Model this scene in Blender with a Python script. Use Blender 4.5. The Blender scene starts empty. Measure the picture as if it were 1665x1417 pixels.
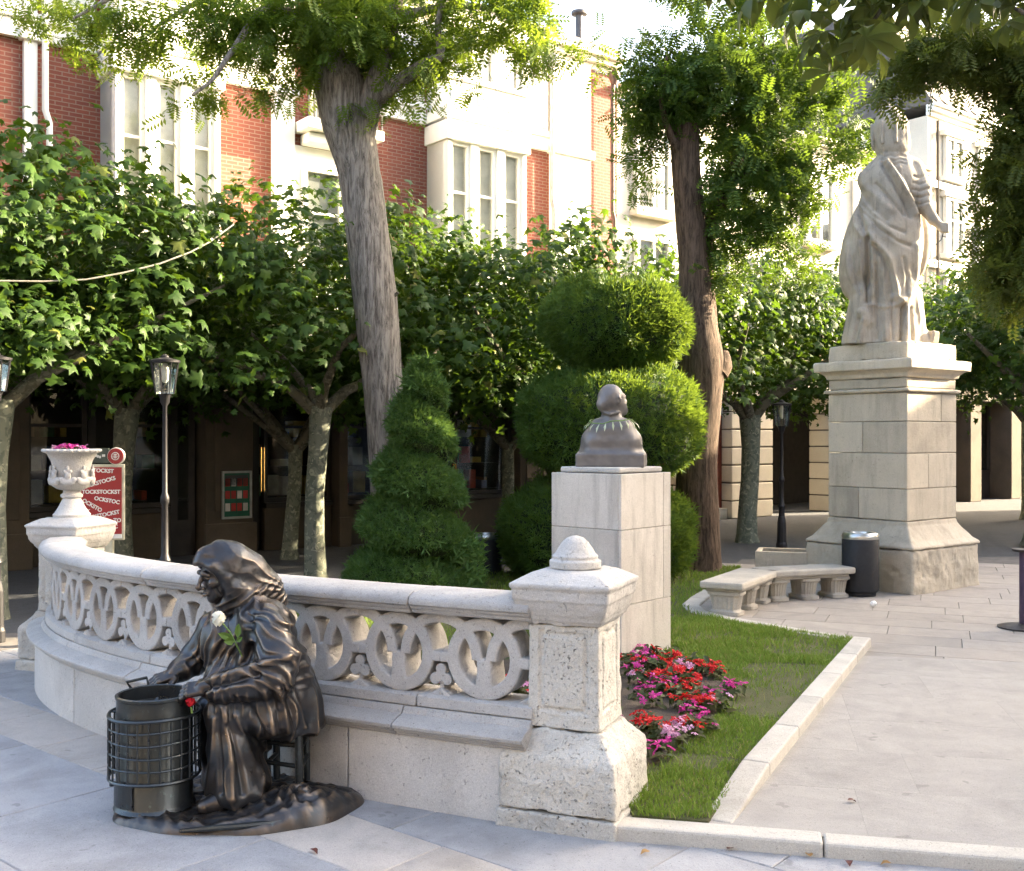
import bpy, bmesh, math, random
import numpy as np
from mathutils import Vector, Matrix, Euler

random.seed(7)
rng = np.random.default_rng(7)
R = math.radians
SC = bpy.context.scene
COL = SC.collection

# ------------------------------------------------------------------ camera, sky, sun, exposure
FPX, CX, HY, EYE = 1744.0, 832.5, 712.0, 1.65
cam_data = bpy.data.cameras.new('camera')
cam = bpy.data.objects.new('camera', cam_data)
COL.objects.link(cam)
cam.location = (0, 0, EYE)
cam.rotation_euler = (R(90), 0, 0)
cam_data.sensor_width = 36
cam_data.sensor_fit = 'HORIZONTAL'
cam_data.lens = FPX / 1665 * 36
cam_data.shift_y = 0.0021
cam_data.clip_end = 2000
cam_data.clip_start = 0.05
SC.camera = cam

SUN_AZ, SUN_EL = 17.0, 21.0          # degrees from +X towards +Y, and above the horizon
world = bpy.data.worlds.new('World')
SC.world = world
world.use_nodes = True
wn = world.node_tree.nodes
bgn = wn['Background']
skyn = wn.new('ShaderNodeTexSky')
skyn.sky_type = 'NISHITA'
skyn.sun_disc = False
skyn.sun_elevation = R(SUN_EL)
skyn.sun_rotation = R(90 - SUN_AZ)
skyn.air_density = 0.85
skyn.dust_density = 6.0
skyn.ozone_density = 0.0
world.node_tree.links.new(skyn.outputs[0], bgn.inputs[0])
bgn.inputs[1].default_value = 0.15

sun_l = bpy.data.lights.new('sun', 'SUN')
sun_l.energy = 5.0
sun_l.angle = R(0.5)
sun_l.color = (1.0, 0.83, 0.58)
sun = bpy.data.objects.new('sun', sun_l)
COL.objects.link(sun)
sdir = Vector((math.cos(R(SUN_AZ)) * math.cos(R(SUN_EL)), math.sin(R(SUN_AZ)) * math.cos(R(SUN_EL)), math.sin(R(SUN_EL))))
sun.rotation_euler = sdir.to_track_quat('Z', 'Y').to_euler()
sun.location = (20, 10, 20)

vs = SC.view_settings
vs.view_transform = 'Standard'
vs.look = 'None'
vs.gamma = 1.0
vs.use_curve_mapping = False
vs.exposure = 2.95
SC.cycles.adaptive_threshold = 0.03
SC.cycles.max_bounces = 5
SC.cycles.diffuse_bounces = 3
SC.cycles.glossy_bounces = 2
SC.cycles.transmission_bounces = 3
SC.cycles.transparent_max_bounces = 6
SC.cycles.caustics_reflective = False
SC.cycles.caustics_refractive = False

# ------------------------------------------------------------------ measuring helpers
def at(px, py, Y):
    return Vector(((px - CX) / FPX * Y, Y, EYE - (py - HY) / FPX * Y))
def G(px, py, z=0.0):
    Y = (EYE - z) * FPX / (py - HY)
    return Vector(((px - CX) / FPX * Y, Y, z))

# ------------------------------------------------------------------ noise and meshing in numpy
def _hash(ix, iy, iz, seed):
    h = (ix.astype(np.int64) * 374761393 + iy.astype(np.int64) * 668265263 + iz.astype(np.int64) * 1274126177 + seed * 982451653) & 0xffffffff
    h = ((h ^ (h >> 13)) * 1274126177) & 0xffffffff
    h = (h ^ (h >> 16)) & 0xffffff
    return h.astype(np.float32) / float(0xffffff)
def vnoise(p, seed=0):
    p = np.asarray(p, np.float32)
    i = np.floor(p).astype(np.int64)
    f = p - i
    f = f * f * (3 - 2 * f)
    r = 0
    for dx in (0, 1):
        wx = f[..., 0] if dx else 1 - f[..., 0]
        for dy in (0, 1):
            wy = f[..., 1] if dy else 1 - f[..., 1]
            for dz in (0, 1):
                wz = f[..., 2] if dz else 1 - f[..., 2]
                r = r + wx * wy * wz * _hash(i[..., 0] + dx, i[..., 1] + dy, i[..., 2] + dz, seed)
    return r * 2 - 1
def fbm(p, seed=0, octv=3):
    p = np.asarray(p, np.float32)
    a, r, s = 1.0, 0, 1.0
    for o in range(octv):
        r = r + a * vnoise(p * s, seed + o)
        a *= 0.5; s *= 2.03
    return r

class Field:
    """a signed distance field on a grid; add, carve, then mesh it"""
    def __init__(self, lo, hi, h):
        self.lo = np.array(lo, np.float32); self.h = h
        self.n = (np.ceil((np.array(hi) - self.lo) / h).astype(int) + 1)
        self.F = np.full(self.n, 0.5, np.float32)
    def _sub(self, lo, hi):
        a = np.clip(np.floor((np.array(lo) - self.lo) / self.h).astype(int), 0, self.n)
        b = np.clip(np.ceil((np.array(hi) - self.lo) / self.h).astype(int) + 1, 0, self.n)
        sl = tuple(slice(a[k], b[k]) for k in range(3))
        ax = [(self.lo[k] + self.h * np.arange(a[k], b[k])).astype(np.float32) for k in range(3)]
        return sl, ax[0][:, None, None], ax[1][None, :, None], ax[2][None, None, :]
    def _do(self, prim, k, carve):
        fn, lo, hi = prim
        m = k + 3 * self.h
        sl, X, Y, Z = self._sub(np.array(lo) - m, np.array(hi) + m)
        if 0 in self.F[sl].shape: return
        b = fn(X, Y, Z).astype(np.float32)
        a = self.F[sl]
        if carve:
            b = -b
            h = np.clip(0.5 - 0.5 * (b - a) / k, 0, 1)
            self.F[sl] = b + (a - b) * h + k * h * (1 - h)
        else:
            h = np.clip(0.5 + 0.5 * (b - a) / k, 0, 1)
            self.F[sl] = b + (a - b) * h - k * h * (1 - h)
    def add(self, prim, k=0.02): self._do(prim, k, False)
    def cut(self, prim, k=0.01): self._do(prim, k, True)
    def chain(self, pts, rad, k=0.02, cut=False):
        for i in range(len(pts) - 1):
            self._do(cone(pts[i], pts[i + 1], rad[i], rad[i + 1]), k, cut)
    def mesh(self):
        F = self.F; h = self.h; s = F < 0
        c = np.zeros(np.array(F.shape) - 1, np.int8)
        for dx in (0, 1):
            for dy in (0, 1):
                for dz in (0, 1):
                    c += s[dx:dx + c.shape[0], dy:dy + c.shape[1], dz:dz + c.shape[2]]
        act = (c > 0) & (c < 8)
        ids = np.argwhere(act)
        idx = np.full(c.shape, -1, np.int64); idx[act] = np.arange(len(ids))
        acc = np.zeros((len(ids), 3), np.float32); cnt = np.zeros(len(ids), np.float32)
        cr = [(x, y, z) for x in (0, 1) for y in (0, 1) for z in (0, 1)]
        for o0 in cr:
            for ax in range(3):
                if o0[ax]: continue
                o1 = list(o0); o1[ax] = 1
                f0 = F[ids[:, 0] + o0[0], ids[:, 1] + o0[1], ids[:, 2] + o0[2]]
                f1 = F[ids[:, 0] + o1[0], ids[:, 1] + o1[1], ids[:, 2] + o1[2]]
                m = (f0 < 0) != (f1 < 0)
                t = np.where(m, f0 / np.where(m, f0 - f1, 1), 0)
                p = np.tile(np.array(o0, np.float32), (len(ids), 1)); p[:, ax] += t
                acc[m] += p[m]; cnt[m] += 1
        v = self.lo + h * (ids + acc / cnt[:, None])
        fs = []
        for ax in range(3):
            b, cc = (ax + 1) % 3, (ax + 2) % 3
            sl0 = [slice(None)] * 3; sl1 = [slice(None)] * 3
            sl0[ax] = slice(0, -1); sl1[ax] = slice(1, None)
            A = s[tuple(sl0)]; B = s[tuple(sl1)]
            e = np.argwhere(A != B)
            ok = (e[:, b] > 0) & (e[:, cc] > 0) & (e[:, b] < c.shape[b]) & (e[:, cc] < c.shape[cc])
            e = e[ok]
            def cell(db, dc):
                q = e.copy(); q[:, b] -= db; q[:, cc] -= dc
                return idx[q[:, 0], q[:, 1], q[:, 2]]
            q = np.stack([cell(1, 1), cell(0, 1), cell(0, 0), cell(1, 0)], 1)
            flip = ~A[e[:, 0], e[:, 1], e[:, 2]]
            q[flip] = q[flip][:, ::-1]
            fs.append(q)
        f = np.concatenate(fs)
        return v.astype(np.float32), f[(f >= 0).all(1)]

def cone(a, b, ra, rb):
    a = np.array(a, np.float32); b = np.array(b, np.float32)
    ab = b - a; L2 = max(float(ab @ ab), 1e-9)
    def fn(X, Y, Z):
        x, y, z = X - a[0], Y - a[1], Z - a[2]
        t = np.clip((x * ab[0] + y * ab[1] + z * ab[2]) / L2, 0, 1)
        return np.sqrt((x - t * ab[0]) ** 2 + (y - t * ab[1]) ** 2 + (z - t * ab[2]) ** 2) - (ra + (rb - ra) * t)
    r = max(ra, rb)
    return fn, np.minimum(a, b) - r, np.maximum(a, b) + r
def ell(c, r, rot=None):
    c = np.array(c, np.float32); r = np.array(r, np.float32)
    M = np.array(Euler([R(q) for q in rot]).to_matrix(), np.float32).T if rot else np.eye(3, dtype=np.float32)
    def fn(X, Y, Z):
        x, y, z = X - c[0], Y - c[1], Z - c[2]
        q = [M[i, 0] * x + M[i, 1] * y + M[i, 2] * z for i in range(3)]
        k0 = np.sqrt(sum((q[i] / r[i]) ** 2 for i in range(3)))
        k1 = np.sqrt(sum((q[i] / r[i] ** 2) ** 2 for i in range(3))) + 1e-6
        return k0 * (k0 - 1) / k1
    m = float(max(r))
    return fn, c - m, c + m
def rbox(c, hs, rd=0.0, rot=None):
    c = np.array(c, np.float32); hs = np.array(hs, np.float32) - rd
    M = np.array(Euler([R(q) for q in rot]).to_matrix(), np.float32).T if rot else np.eye(3, dtype=np.float32)
    def fn(X, Y, Z):
        x, y, z = X - c[0], Y - c[1], Z - c[2]
        q = [np.abs(M[i, 0] * x + M[i, 1] * y + M[i, 2] * z) - hs[i] for i in range(3)]
        out = np.sqrt(sum(np.maximum(a, 0) ** 2 for a in q))
        return out + np.minimum(np.maximum(np.maximum(q[0], q[1]), q[2]), 0) - rd
    m = float(np.linalg.norm(hs + rd)) if rot else hs + rd
    return fn, c - m, c + m
def normals_of(v, f):
    n = np.cross(v[f[:, 2]] - v[f[:, 0]], v[f[:, 3]] - v[f[:, 1]])
    o = np.zeros_like(v)
    for k in range(4): np.add.at(o, f[:, k], n)
    return o / (np.linalg.norm(o, axis=1, keepdims=True) + 1e-9)
def smooth_verts(v, f, it=2, lam=0.5):
    e = np.concatenate([f[:, [0, 1]], f[:, [1, 2]], f[:, [2, 3]], f[:, [3, 0]]])
    for _ in range(it):
        s = np.zeros_like(v); c = np.zeros(len(v), np.float32)
        np.add.at(s, e[:, 0], v[e[:, 1]]); np.add.at(s, e[:, 1], v[e[:, 0]])
        np.add.at(c, e[:, 0], 1); np.add.at(c, e[:, 1], 1)
        v = v + lam * (s / c[:, None] - v)
    return v

# ------------------------------------------------------------------ objects
def wloc(o):
    p = Vector((0, 0, 0))
    while o is not None:
        p = p + o.location; o = o.parent
    return p
def link(name, data, parent=None, loc=None, rot=None, scale=None):
    o = bpy.data.objects.new(name, data)
    COL.objects.link(o)
    o.parent = parent
    if loc is not None:
        o.location = Vector(loc) - (wloc(parent) if parent else Vector((0, 0, 0)))
    if rot is not None: o.rotation_euler = rot
    if scale is not None: o.scale = (scale,) * 3 if isinstance(scale, (int, float)) else scale
    return o
def tag(o, label=None, cat=None, group=None, kind=None):
    if label: o['label'] = label
    if cat: o['category'] = cat
    if group: o['group'] = group
    if kind: o['kind'] = kind
    return o
def thing(name, label, cat, loc, group=None):
    o = link(name, None, None, loc)
    o.empty_display_size = 0.1
    return tag(o, label, cat, group)
def np_mesh(name, v, f, mat, smooth=True):
    """v (n,3); f (m,k) all faces of one size"""
    me = bpy.data.meshes.new(name)
    v = np.ascontiguousarray(v, np.float32); f = np.ascontiguousarray(f, np.int32)
    me.vertices.add(len(v)); me.vertices.foreach_set('co', v.ravel())
    me.loops.add(f.size); me.loops.foreach_set('vertex_index', f.ravel())
    me.polygons.add(len(f))
    me.polygons.foreach_set('loop_start', np.arange(0, f.size, f.shape[1], dtype=np.int32))
    me.polygons.foreach_set('loop_total', np.full(len(f), f.shape[1], np.int32))
    me.polygons.foreach_set('use_smooth', np.full(len(f), smooth))
    me.update(calc_edges=True)
    me.materials.append(mat)
    return me
def np_obj(name, v, f, mat, parent=None, smooth=True, loc=None):
    """vertices in world space; the origin goes to loc, the parent's place or the mesh's foot"""
    v = np.asarray(v, np.float32)
    if loc is None:
        loc = wloc(parent) if parent else Vector(((v[:, 0].min() + v[:, 0].max()) / 2, (v[:, 1].min() + v[:, 1].max()) / 2, v[:, 2].min()))
    return link(name, np_mesh(name, v - np.array(loc, np.float32), f, mat, smooth), parent, loc)

class MB:
    """collects shapes in world space, then links them as one mesh object"""
    def __init__(self): self.v = []; self.f = []
    def add(self, v, f):
        b = len(self.v)
        self.v += [Vector(p) for p in v]
        self.f += [tuple(b + i for i in q) for q in f]
        return self
    def box(self, lo, hi, M=None):
        p = [Vector((x, y, z)) for x in (lo[0], hi[0]) for y in (lo[1], hi[1]) for z in (lo[2], hi[2])]
        if M is not None: p = [M @ q for q in p]
        f = [(0, 1, 3, 2), (4, 6, 7, 5), (0, 4, 5, 1), (2, 3, 7, 6), (0, 2, 6, 4), (1, 5, 7, 3)]
        if M is not None and M.to_3x3().determinant() < 0: f = [q[::-1] for q in f]
        return self.add(p, f)
    def prism(self, poly, z0, z1):
        n = len(poly)
        ar = sum(poly[i][0] * poly[(i + 1) % n][1] - poly[(i + 1) % n][0] * poly[i][1] for i in range(n))
        if ar < 0: poly = poly[::-1]
        v = [(p[0], p[1], z0) for p in poly] + [(p[0], p[1], z1) for p in poly]
        f = [tuple(range(n - 1, -1, -1)), tuple(range(n, 2 * n))]
        f += [(i, (i + 1) % n, n + (i + 1) % n, n + i) for i in range(n)]
        return self.add(v, f)
    def tube(self, pts, rad, n=8, cap=True, closed=False):
        pts = [Vector(p) for p in pts]
        if not hasattr(rad, '__len__'): rad = [rad] * len(pts)
        rings = []
        up = None
        m = len(pts)
        for i, p in enumerate(pts):
            if closed: d = pts[(i + 1) % m] - pts[i - 1]
            else: d = pts[min(i + 1, m - 1)] - pts[max(i - 1, 0)]
            d.normalize()
            if up is None:
                up = Vector((0, 0, 1)) if abs(d.z) < 0.9 else Vector((1, 0, 0))
            x = up.cross(d)
            if x.length < 1e-4: x = Vector((1, 0, 0)).cross(d)
            x.normalize(); y = d.cross(x); up = y
            rings.append([p + rad[i] * (math.cos(2 * math.pi * k / n) * x + math.sin(2 * math.pi * k / n) * y) for k in range(n)])
        v = [q for r in rings for q in r]
        f = []
        for i in range(m if closed else m - 1):
            a, b = i * n, ((i + 1) % m) * n
            f += [(a + k, a + (k + 1) % n, b + (k + 1) % n, b + k) for k in range(n)]
        if cap and not closed:
            f.append(tuple(range(n - 1, -1, -1))); f.append(tuple((m - 1) * n + k for k in range(n)))
        return self.add(v, f)
    def lathe(self, prof, c, n=24, M=None, rot=0.0):
        """prof [(r, z)] bottom to top round the vertical through c; n=4 with rot makes a square one"""
        v = []; f = []
        for r, z in prof:
            for k in range(n):
                a = 2 * math.pi * k / n + rot
                p = Vector((r * math.cos(a), r * math.sin(a), z))
                v.append((M @ p if M is not None else p) + Vector(c))
        for i in range(len(prof) - 1):
            for k in range(n):
                f.append((i * n + k, i * n + (k + 1) % n, (i + 1) * n + (k + 1) % n, (i + 1) * n + k))
        f.append(tuple(range(n - 1, -1, -1))); f.append(tuple((len(prof) - 1) * n + k for k in range(n)))
        return self.add(v, f)
    def build(self, name, mat, parent=None, smooth=False, bevel=0.0, loc=None, seg=2):
        xs = np.array([tuple(p) for p in self.v])
        if loc is None:
            loc = wloc(parent) if parent else Vector(((xs[:, 0].min() + xs[:, 0].max()) / 2, (xs[:, 1].min() + xs[:, 1].max()) / 2, xs[:, 2].min()))
        me = bpy.data.meshes.new(name)
        me.from_pydata([tuple(p - Vector(loc)) for p in self.v], [], self.f)
        if smooth: me.polygons.foreach_set('use_smooth', [True] * len(me.polygons))
        me.materials.append(mat)
        o = link(name, me, parent, loc)
        if bevel:
            b = o.modifiers.new('bevel', 'BEVEL'); b.width = bevel; b.segments = seg; b.limit_method = 'ANGLE'
            b.angle_limit = R(35)
        if smooth:
            try: me.set_sharp_from_angle(angle=R(40))
            except Exception: pass
        return o
def frame_M(o, x, z=Vector((0, 0, 1))):
    x = Vector(x).normalized(); y = z.cross(x).normalized()
    return Matrix(((x.x, y.x, z.x, o[0]), (x.y, y.y, z.y, o[1]), (x.z, y.z, z.z, o[2]), (0, 0, 0, 1)))

# ------------------------------------------------------------------ materials
def newmat(name):
    m = bpy.data.materials.new(name); m.use_nodes = True
    nt = m.node_tree
    return m, nt, nt.nodes, nt.links, nt.nodes['Principled BSDF']
def N(nt, t, **kw):
    n = nt.nodes.new(t)
    for k, v in kw.items():
        if k in n.inputs: n.inputs[k].default_value = v
        else: setattr(n, k, v)
    return n
def ramp(nt, fac, stops):
    r = nt.nodes.new('ShaderNodeValToRGB')
    el = r.color_ramp.elements
    while len(el) < len(stops): el.new(0.5)
    for e, (p, c) in zip(el, stops):
        e.position = p; e.color = (c[0], c[1], c[2], 1) if hasattr(c, '__len__') else (c, c, c, 1)
    nt.links.new(fac, r.inputs[0])
    return r.outputs[0]
def mixc(nt, fac, a, b, mode='MIX'):
    m = nt.nodes.new('ShaderNodeMix'); m.data_type = 'RGBA'; m.blend_type = mode
    for k, s in ((0, fac), (6, a), (7, b)):
        if hasattr(s, 'links'): nt.links.new(s, m.inputs[k])
        elif hasattr(s, '__len__'): m.inputs[k].default_value = (s[0], s[1], s[2], 1)
        else: m.inputs[k].default_value = s
    return m.outputs[2]
def noise(nt, vec, scale, detail=4, rough=0.55, dist=0.0):
    n = N(nt, 'ShaderNodeTexNoise', Scale=scale, Detail=detail, Roughness=rough, Distortion=dist)
    if vec is not None: nt.links.new(vec, n.inputs['Vector'])
    return n.outputs[0]
def coords(nt, space='Object', jitter=True):
    tc = nt.nodes.new('ShaderNodeTexCoord')
    if not jitter: return tc.outputs[space]
    oi = nt.nodes.new('ShaderNodeObjectInfo')
    mu = N(nt, 'ShaderNodeMath', operation='MULTIPLY'); mu.inputs[1].default_value = 37.0
    nt.links.new(oi.outputs['Random'], mu.inputs[0])
    ad = N(nt, 'ShaderNodeVectorMath', operation='ADD')
    nt.links.new(tc.outputs[space], ad.inputs[0]); nt.links.new(mu.outputs[0], ad.inputs[1])
    return ad.outputs[0]
def bump(nt, bsdf, height, strength=0.3, dist=0.01):
    b = N(nt, 'ShaderNodeBump', Strength=strength, Distance=dist)
    nt.links.new(height, b.inputs['Height']); nt.links.new(b.outputs[0], bsdf.inputs['Normal'])
def stone(name, a, b, stain, sc=1.0, pit=0.5, bstr=0.4, rough=0.85, stain_amt=0.6, vary=0.1, streak=0.0, spots=0.0):
    m, nt, nd, lk, bs = newmat(name)
    v = coords(nt)
    n1 = noise(nt, v, 3 * sc, 6, 0.65)
    n2 = noise(nt, v, 1.3 * sc, 5, 0.6, 0.6)
    n3 = noise(nt, v, 70 * sc, 3, 0.6)
    n4 = noise(nt, v, 22 * sc, 4, 0.7)
    c = mixc(nt, ramp(nt, n1, [(0.3, 0), (0.7, 1)]), a, b)
    st = ramp(nt, n2, [(0.48, 0), (0.72, 1)])
    sm = N(nt, 'ShaderNodeMath', operation='MULTIPLY'); sm.inputs[1].default_value = stain_amt
    lk.new(st, sm.inputs[0])
    c = mixc(nt, sm.outputs[0], c, stain)
    if spots:           # trodden gum, drips and grime
        s4 = ramp(nt, noise(nt, v, 9, 2, 0.5), [(0.70, 0), (0.73, 1)])
        s5 = ramp(nt, noise(nt, v, 2.2, 6, 0.7, 1.0), [(0.50, 0), (0.72, 0.6)])
        mxs = N(nt, 'ShaderNodeMath', operation='MAXIMUM'); lk.new(s4, mxs.inputs[0]); lk.new(s5, mxs.inputs[1])
        s6 = N(nt, 'ShaderNodeMath', operation='MULTIPLY'); s6.inputs[1].default_value = spots; lk.new(mxs.outputs[0], s6.inputs[0])
        c = mixc(nt, s6.outputs[0], c, [q * .7 for q in stain])
    if streak:          # rain run-off marks
        mp = N(nt, 'ShaderNodeMapping'); mp.inputs['Scale'].default_value = (1, 1, 0.12); lk.new(v, mp.inputs[0])
        sk_ = noise(nt, mp.outputs[0], 11 * sc, 5, 0.6)
        s2 = N(nt, 'ShaderNodeMath', operation='MULTIPLY'); s2.inputs[1].default_value = streak
        lk.new(ramp(nt, sk_, [(0.50, 0), (0.70, 1)]), s2.inputs[0])
        c = mixc(nt, s2.outputs[0], c, [q * .75 for q in stain])
    p = ramp(nt, n3, [(0.30, 1), (0.42, 0)])
    pm = N(nt, 'ShaderNodeMath', operation='MULTIPLY'); lk.new(p, pm.inputs[0])
    lk.new(ramp(nt, n4, [(0.45, 0.15), (0.65, 1)]), pm.inputs[1])
    pk = N(nt, 'ShaderNodeMath', operation='MULTIPLY'); pk.inputs[1].default_value = pit; lk.new(pm.outputs[0], pk.inputs[0])
    c = mixc(nt, pk.outputs[0], c, [q * 0.35 for q in stain])
    c = mixc(nt, 1.0, c, ramp(nt, noise(nt, v, 190 * sc ** .5, 2, 0.6), [(0.30, 0.80), (0.70, 1.08)]), 'MULTIPLY')      # fine grain
    oi = nd.new('ShaderNodeObjectInfo')
    hv = N(nt, 'ShaderNodeMapRange'); hv.inputs[3].default_value = 1 - vary; hv.inputs[4].default_value = 1 + vary
    lk.new(oi.outputs['Random'], hv.inputs[0])
    c = mixc(nt, 1.0, c, hv.outputs[0], 'MULTIPLY')
    lk.new(c, bs.inputs['Base Color'])
    bs.inputs['Roughness'].default_value = rough
    bs.inputs['Specular IOR Level'].default_value = 0.25
    hs = N(nt, 'ShaderNodeMath', operation='SUBTRACT'); lk.new(n4, hs.inputs[0]); lk.new(pm.outputs[0], hs.inputs[1])
    bump(nt, bs, hs.outputs[0], bstr, 0.012)
    return m
def plain(name, c, rough=0.6, metal=0.0, var=0.25, sc=8.0, bstr=0.1, spec=0.4, emit=None):
    m, nt, nd, lk, bs = newmat(name)
    v = coords(nt)
    n1 = noise(nt, v, sc, 5)
    lo = [q * (1 - var) for q in c]; hi = [min(1, q * (1 + var)) for q in c]
    lk.new(mixc(nt, ramp(nt, n1, [(0.3, 0), (0.7, 1)]), lo, hi), bs.inputs['Base Color'])
    bs.inputs['Roughness'].default_value = rough; bs.inputs['Metallic'].default_value = metal
    bs.inputs['Specular IOR Level'].default_value = spec
    if bstr: bump(nt, bs, noise(nt, v, sc * 6, 3), bstr, 0.005)
    if emit:
        bs.inputs['Emission Color'].default_value = (*c, 1); bs.inputs['Emission Strength'].default_value = emit
    return m
def leafmat(name, c1, c2, trans, tfac=0.45, rough=0.45, dry=None, dry_at=0.93):
    m, nt, nd, lk, bs = newmat(name)
    g = nd.new('ShaderNodeNewGeometry')
    oi = nd.new('ShaderNodeObjectInfo')
    ad = N(nt, 'ShaderNodeMath', operation='ADD'); lk.new(g.outputs['Random Per Island'], ad.inputs[0]); lk.new(oi.outputs['Random'], ad.inputs[1])
    fr = N(nt, 'ShaderNodeMath', operation='FRACT'); lk.new(ad.outputs[0], fr.inputs[0])
    c = mixc(nt, fr.outputs[0], c1, c2)
    if dry: c = mixc(nt, ramp(nt, fr.outputs[0], [(dry_at, 0), (dry_at + .02, 1)]), c, dry)
    lk.new(c, bs.inputs['Base Color'])
    bs.inputs['Roughness'].default_value = rough; bs.inputs['Specular IOR Level'].default_value = 0.22
    t = nd.new('ShaderNodeBsdfTranslucent')
    lk.new(mixc(nt, fr.outputs[0], trans, [q * 0.75 for q in trans]), t.inputs[0])
    mx = nd.new('ShaderNodeMixShader'); mx.inputs[0].default_value = tfac
    lk.new(bs.outputs[0], mx.inputs[1]); lk.new(t.outputs[0], mx.inputs[2])
    lk.new(mx.outputs[0], nd['Material Output'].inputs[0])
    return m
def bark(name, a, b, sc=1.0, patch=None, stretch=0.18, bstr=0.9):
    m, nt, nd, lk, bs = newmat(name)
    tc = nd.new('ShaderNodeTexCoord')
    mp = N(nt, 'ShaderNodeMapping'); mp.inputs['Scale'].default_value = (1, 1, stretch)
    lk.new(tc.outputs['Object'], mp.inputs[0])
    if patch:
        n1 = noise(nt, tc.outputs['Object'], 9 * sc, 3, 0.5, 1.2)
        n2 = noise(nt, tc.outputs['Object'], 16 * sc, 3, 0.5, 0.8)
        c = mixc(nt, ramp(nt, n1, [(0.44, 0), (0.48, 1)]), a, b)
        c = mixc(nt, ramp(nt, n2, [(0.58, 0), (0.61, 1)]), c, patch)
        h = n1
    else:
        w = noise(nt, mp.outputs[0], 26 * sc, 8, 0.75, 0.6)
        n2 = noise(nt, tc.outputs['Object'], 3, 4)
        c = mixc(nt, ramp(nt, w, [(0.40, 0), (0.58, 1)]), a, b)
        c = mixc(nt, ramp(nt, n2, [(0.45, 0), (0.75, 0.4)]), c, [q * 0.7 for q in b])
        h = w
    lk.new(c, bs.inputs['Base Color']); bs.inputs['Roughness'].default_value = 0.9
    bs.inputs['Specular IOR Level'].default_value = 0.15
    bump(nt, bs, h, bstr, 0.03)
    return m
def bronze(name, worn=True, green=0.5):
    m, nt, nd, lk, bs = newmat(name)
    tc = nd.new('ShaderNodeTexCoord'); g = nd.new('ShaderNodeNewGeometry')
    n1 = noise(nt, tc.outputs['Object'], 7, 5, 0.65)
    n2 = noise(nt, tc.outputs['Object'], 40, 4, 0.7)
    ca, cb_ = ((0.062, 0.051, 0.045), (0.050, 0.058, 0.067)) if worn else ((0.060, 0.064, 0.066), (0.050, 0.060, 0.064))
    c = mixc(nt, ramp(nt, n1, [(0.35, 0), (0.68, 1)]), ca, cb_)
    c = mixc(nt, ramp(nt, n2, [(0.60, 0), (0.8, green)]), c, (0.13, 0.18, 0.17))
    if worn: c = mixc(nt, ramp(nt, g.outputs['Pointiness'], [(0.508, 0), (0.58, 0.75)]), c, (0.40, 0.29, 0.19))
    lk.new(c, bs.inputs['Base Color'])
    bs.inputs['Metallic'].default_value = 0.75
    lk.new(ramp(nt, n1, [(0.3, 0.25), (0.7, 0.40)]), bs.inputs['Roughness'])
    bump(nt, bs, n2, 0.25, 0.004)
    return m

WHITE_STONE = stone('white_limestone', (0.60, 0.575, 0.535), (0.50, 0.485, 0.46), (0.33, 0.315, 0.295), 1.0, 0.7, 0.5, stain_amt=0.6)
OLD_STONE = stone('pitted_limestone', (0.60, 0.575, 0.52), (0.50, 0.475, 0.42), (0.29, 0.27, 0.235), 1.3, 1.0, 1.0, stain_amt=0.7)
RAIL_STONE = stone('grey_limestone', (0.54, 0.52, 0.49), (0.45, 0.435, 0.415), (0.31, 0.297, 0.28), 1.5, 0.85, 0.6, stain_amt=0.65)
SAND_STONE = stone('warm_limestone', (0.60, 0.53, 0.42), (0.50, 0.44, 0.345), (0.33, 0.29, 0.23), 1.0, 0.5, 0.5, stain_amt=0.6, vary=0.16, streak=0.35)
STATUE_STONE = stone('statue_limestone', (0.47, 0.415, 0.33), (0.40, 0.345, 0.27), (0.24, 0.212, 0.175), 1.6, 0.5, 0.35, stain_amt=0.6, streak=0.6)
SMOOTH_STONE = stone('cladding_stone', (0.68, 0.64, 0.58), (0.60, 0.56, 0.50), (0.42, 0.39, 0.34), 1.0, 0.45, 0.25, stain_amt=0.6, vary=0.08, streak=0.55)
BENCH_STONE = stone('bench_stone', (0.50, 0.46, 0.39), (0.40, 0.37, 0.32), (0.27, 0.25, 0.22), 2.0, 0.6, 0.5)
KERB_STONE = stone('kerb_stone', (0.54, 0.51, 0.45), (0.44, 0.415, 0.37), (0.30, 0.285, 0.25), 1.5, 0.7, 0.4, vary=0.08)
SLAB_GREY = stone('grey_paving', (0.385, 0.385, 0.39), (0.32, 0.322, 0.33), (0.22, 0.22, 0.22), 2.0, 0.9, 0.35, vary=0.06, rough=0.75, spots=0.5)
SLAB_PINK = stone('pale_paving', (0.50, 0.455, 0.41), (0.43, 0.395, 0.355), (0.29, 0.27, 0.24), 2.0, 0.7, 0.3, vary=0.07, rough=0.75, spots=0.5)
SLAB_PATH = stone('path_paving', (0.385, 0.362, 0.33), (0.335, 0.315, 0.287), (0.255, 0.24, 0.22), 2.0, 0.8, 0.25, vary=0.018, rough=0.8, spots=0.45)
SLAB_DARK = stone('plaza_paving', (0.36, 0.33, 0.29), (0.31, 0.28, 0.25), (0.23, 0.21, 0.19), 2.0, 0.45, 0.3, vary=0.08, rough=0.8)
JOINT = plain('joint_dirt', (0.13, 0.12, 0.11), 0.95)
ASPHALT = stone('asphalt', (0.105, 0.108, 0.115), (0.085, 0.088, 0.095), (0.07, 0.07, 0.07), 4.0, 0.5, 0.6, vary=0.0)
SOIL = stone('soil', (0.13, 0.10, 0.075), (0.095, 0.075, 0.055), (0.20, 0.16, 0.11), 4.0, 0.7, 1.0, vary=0.0)
BRONZE = bronze('bronze')
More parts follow.
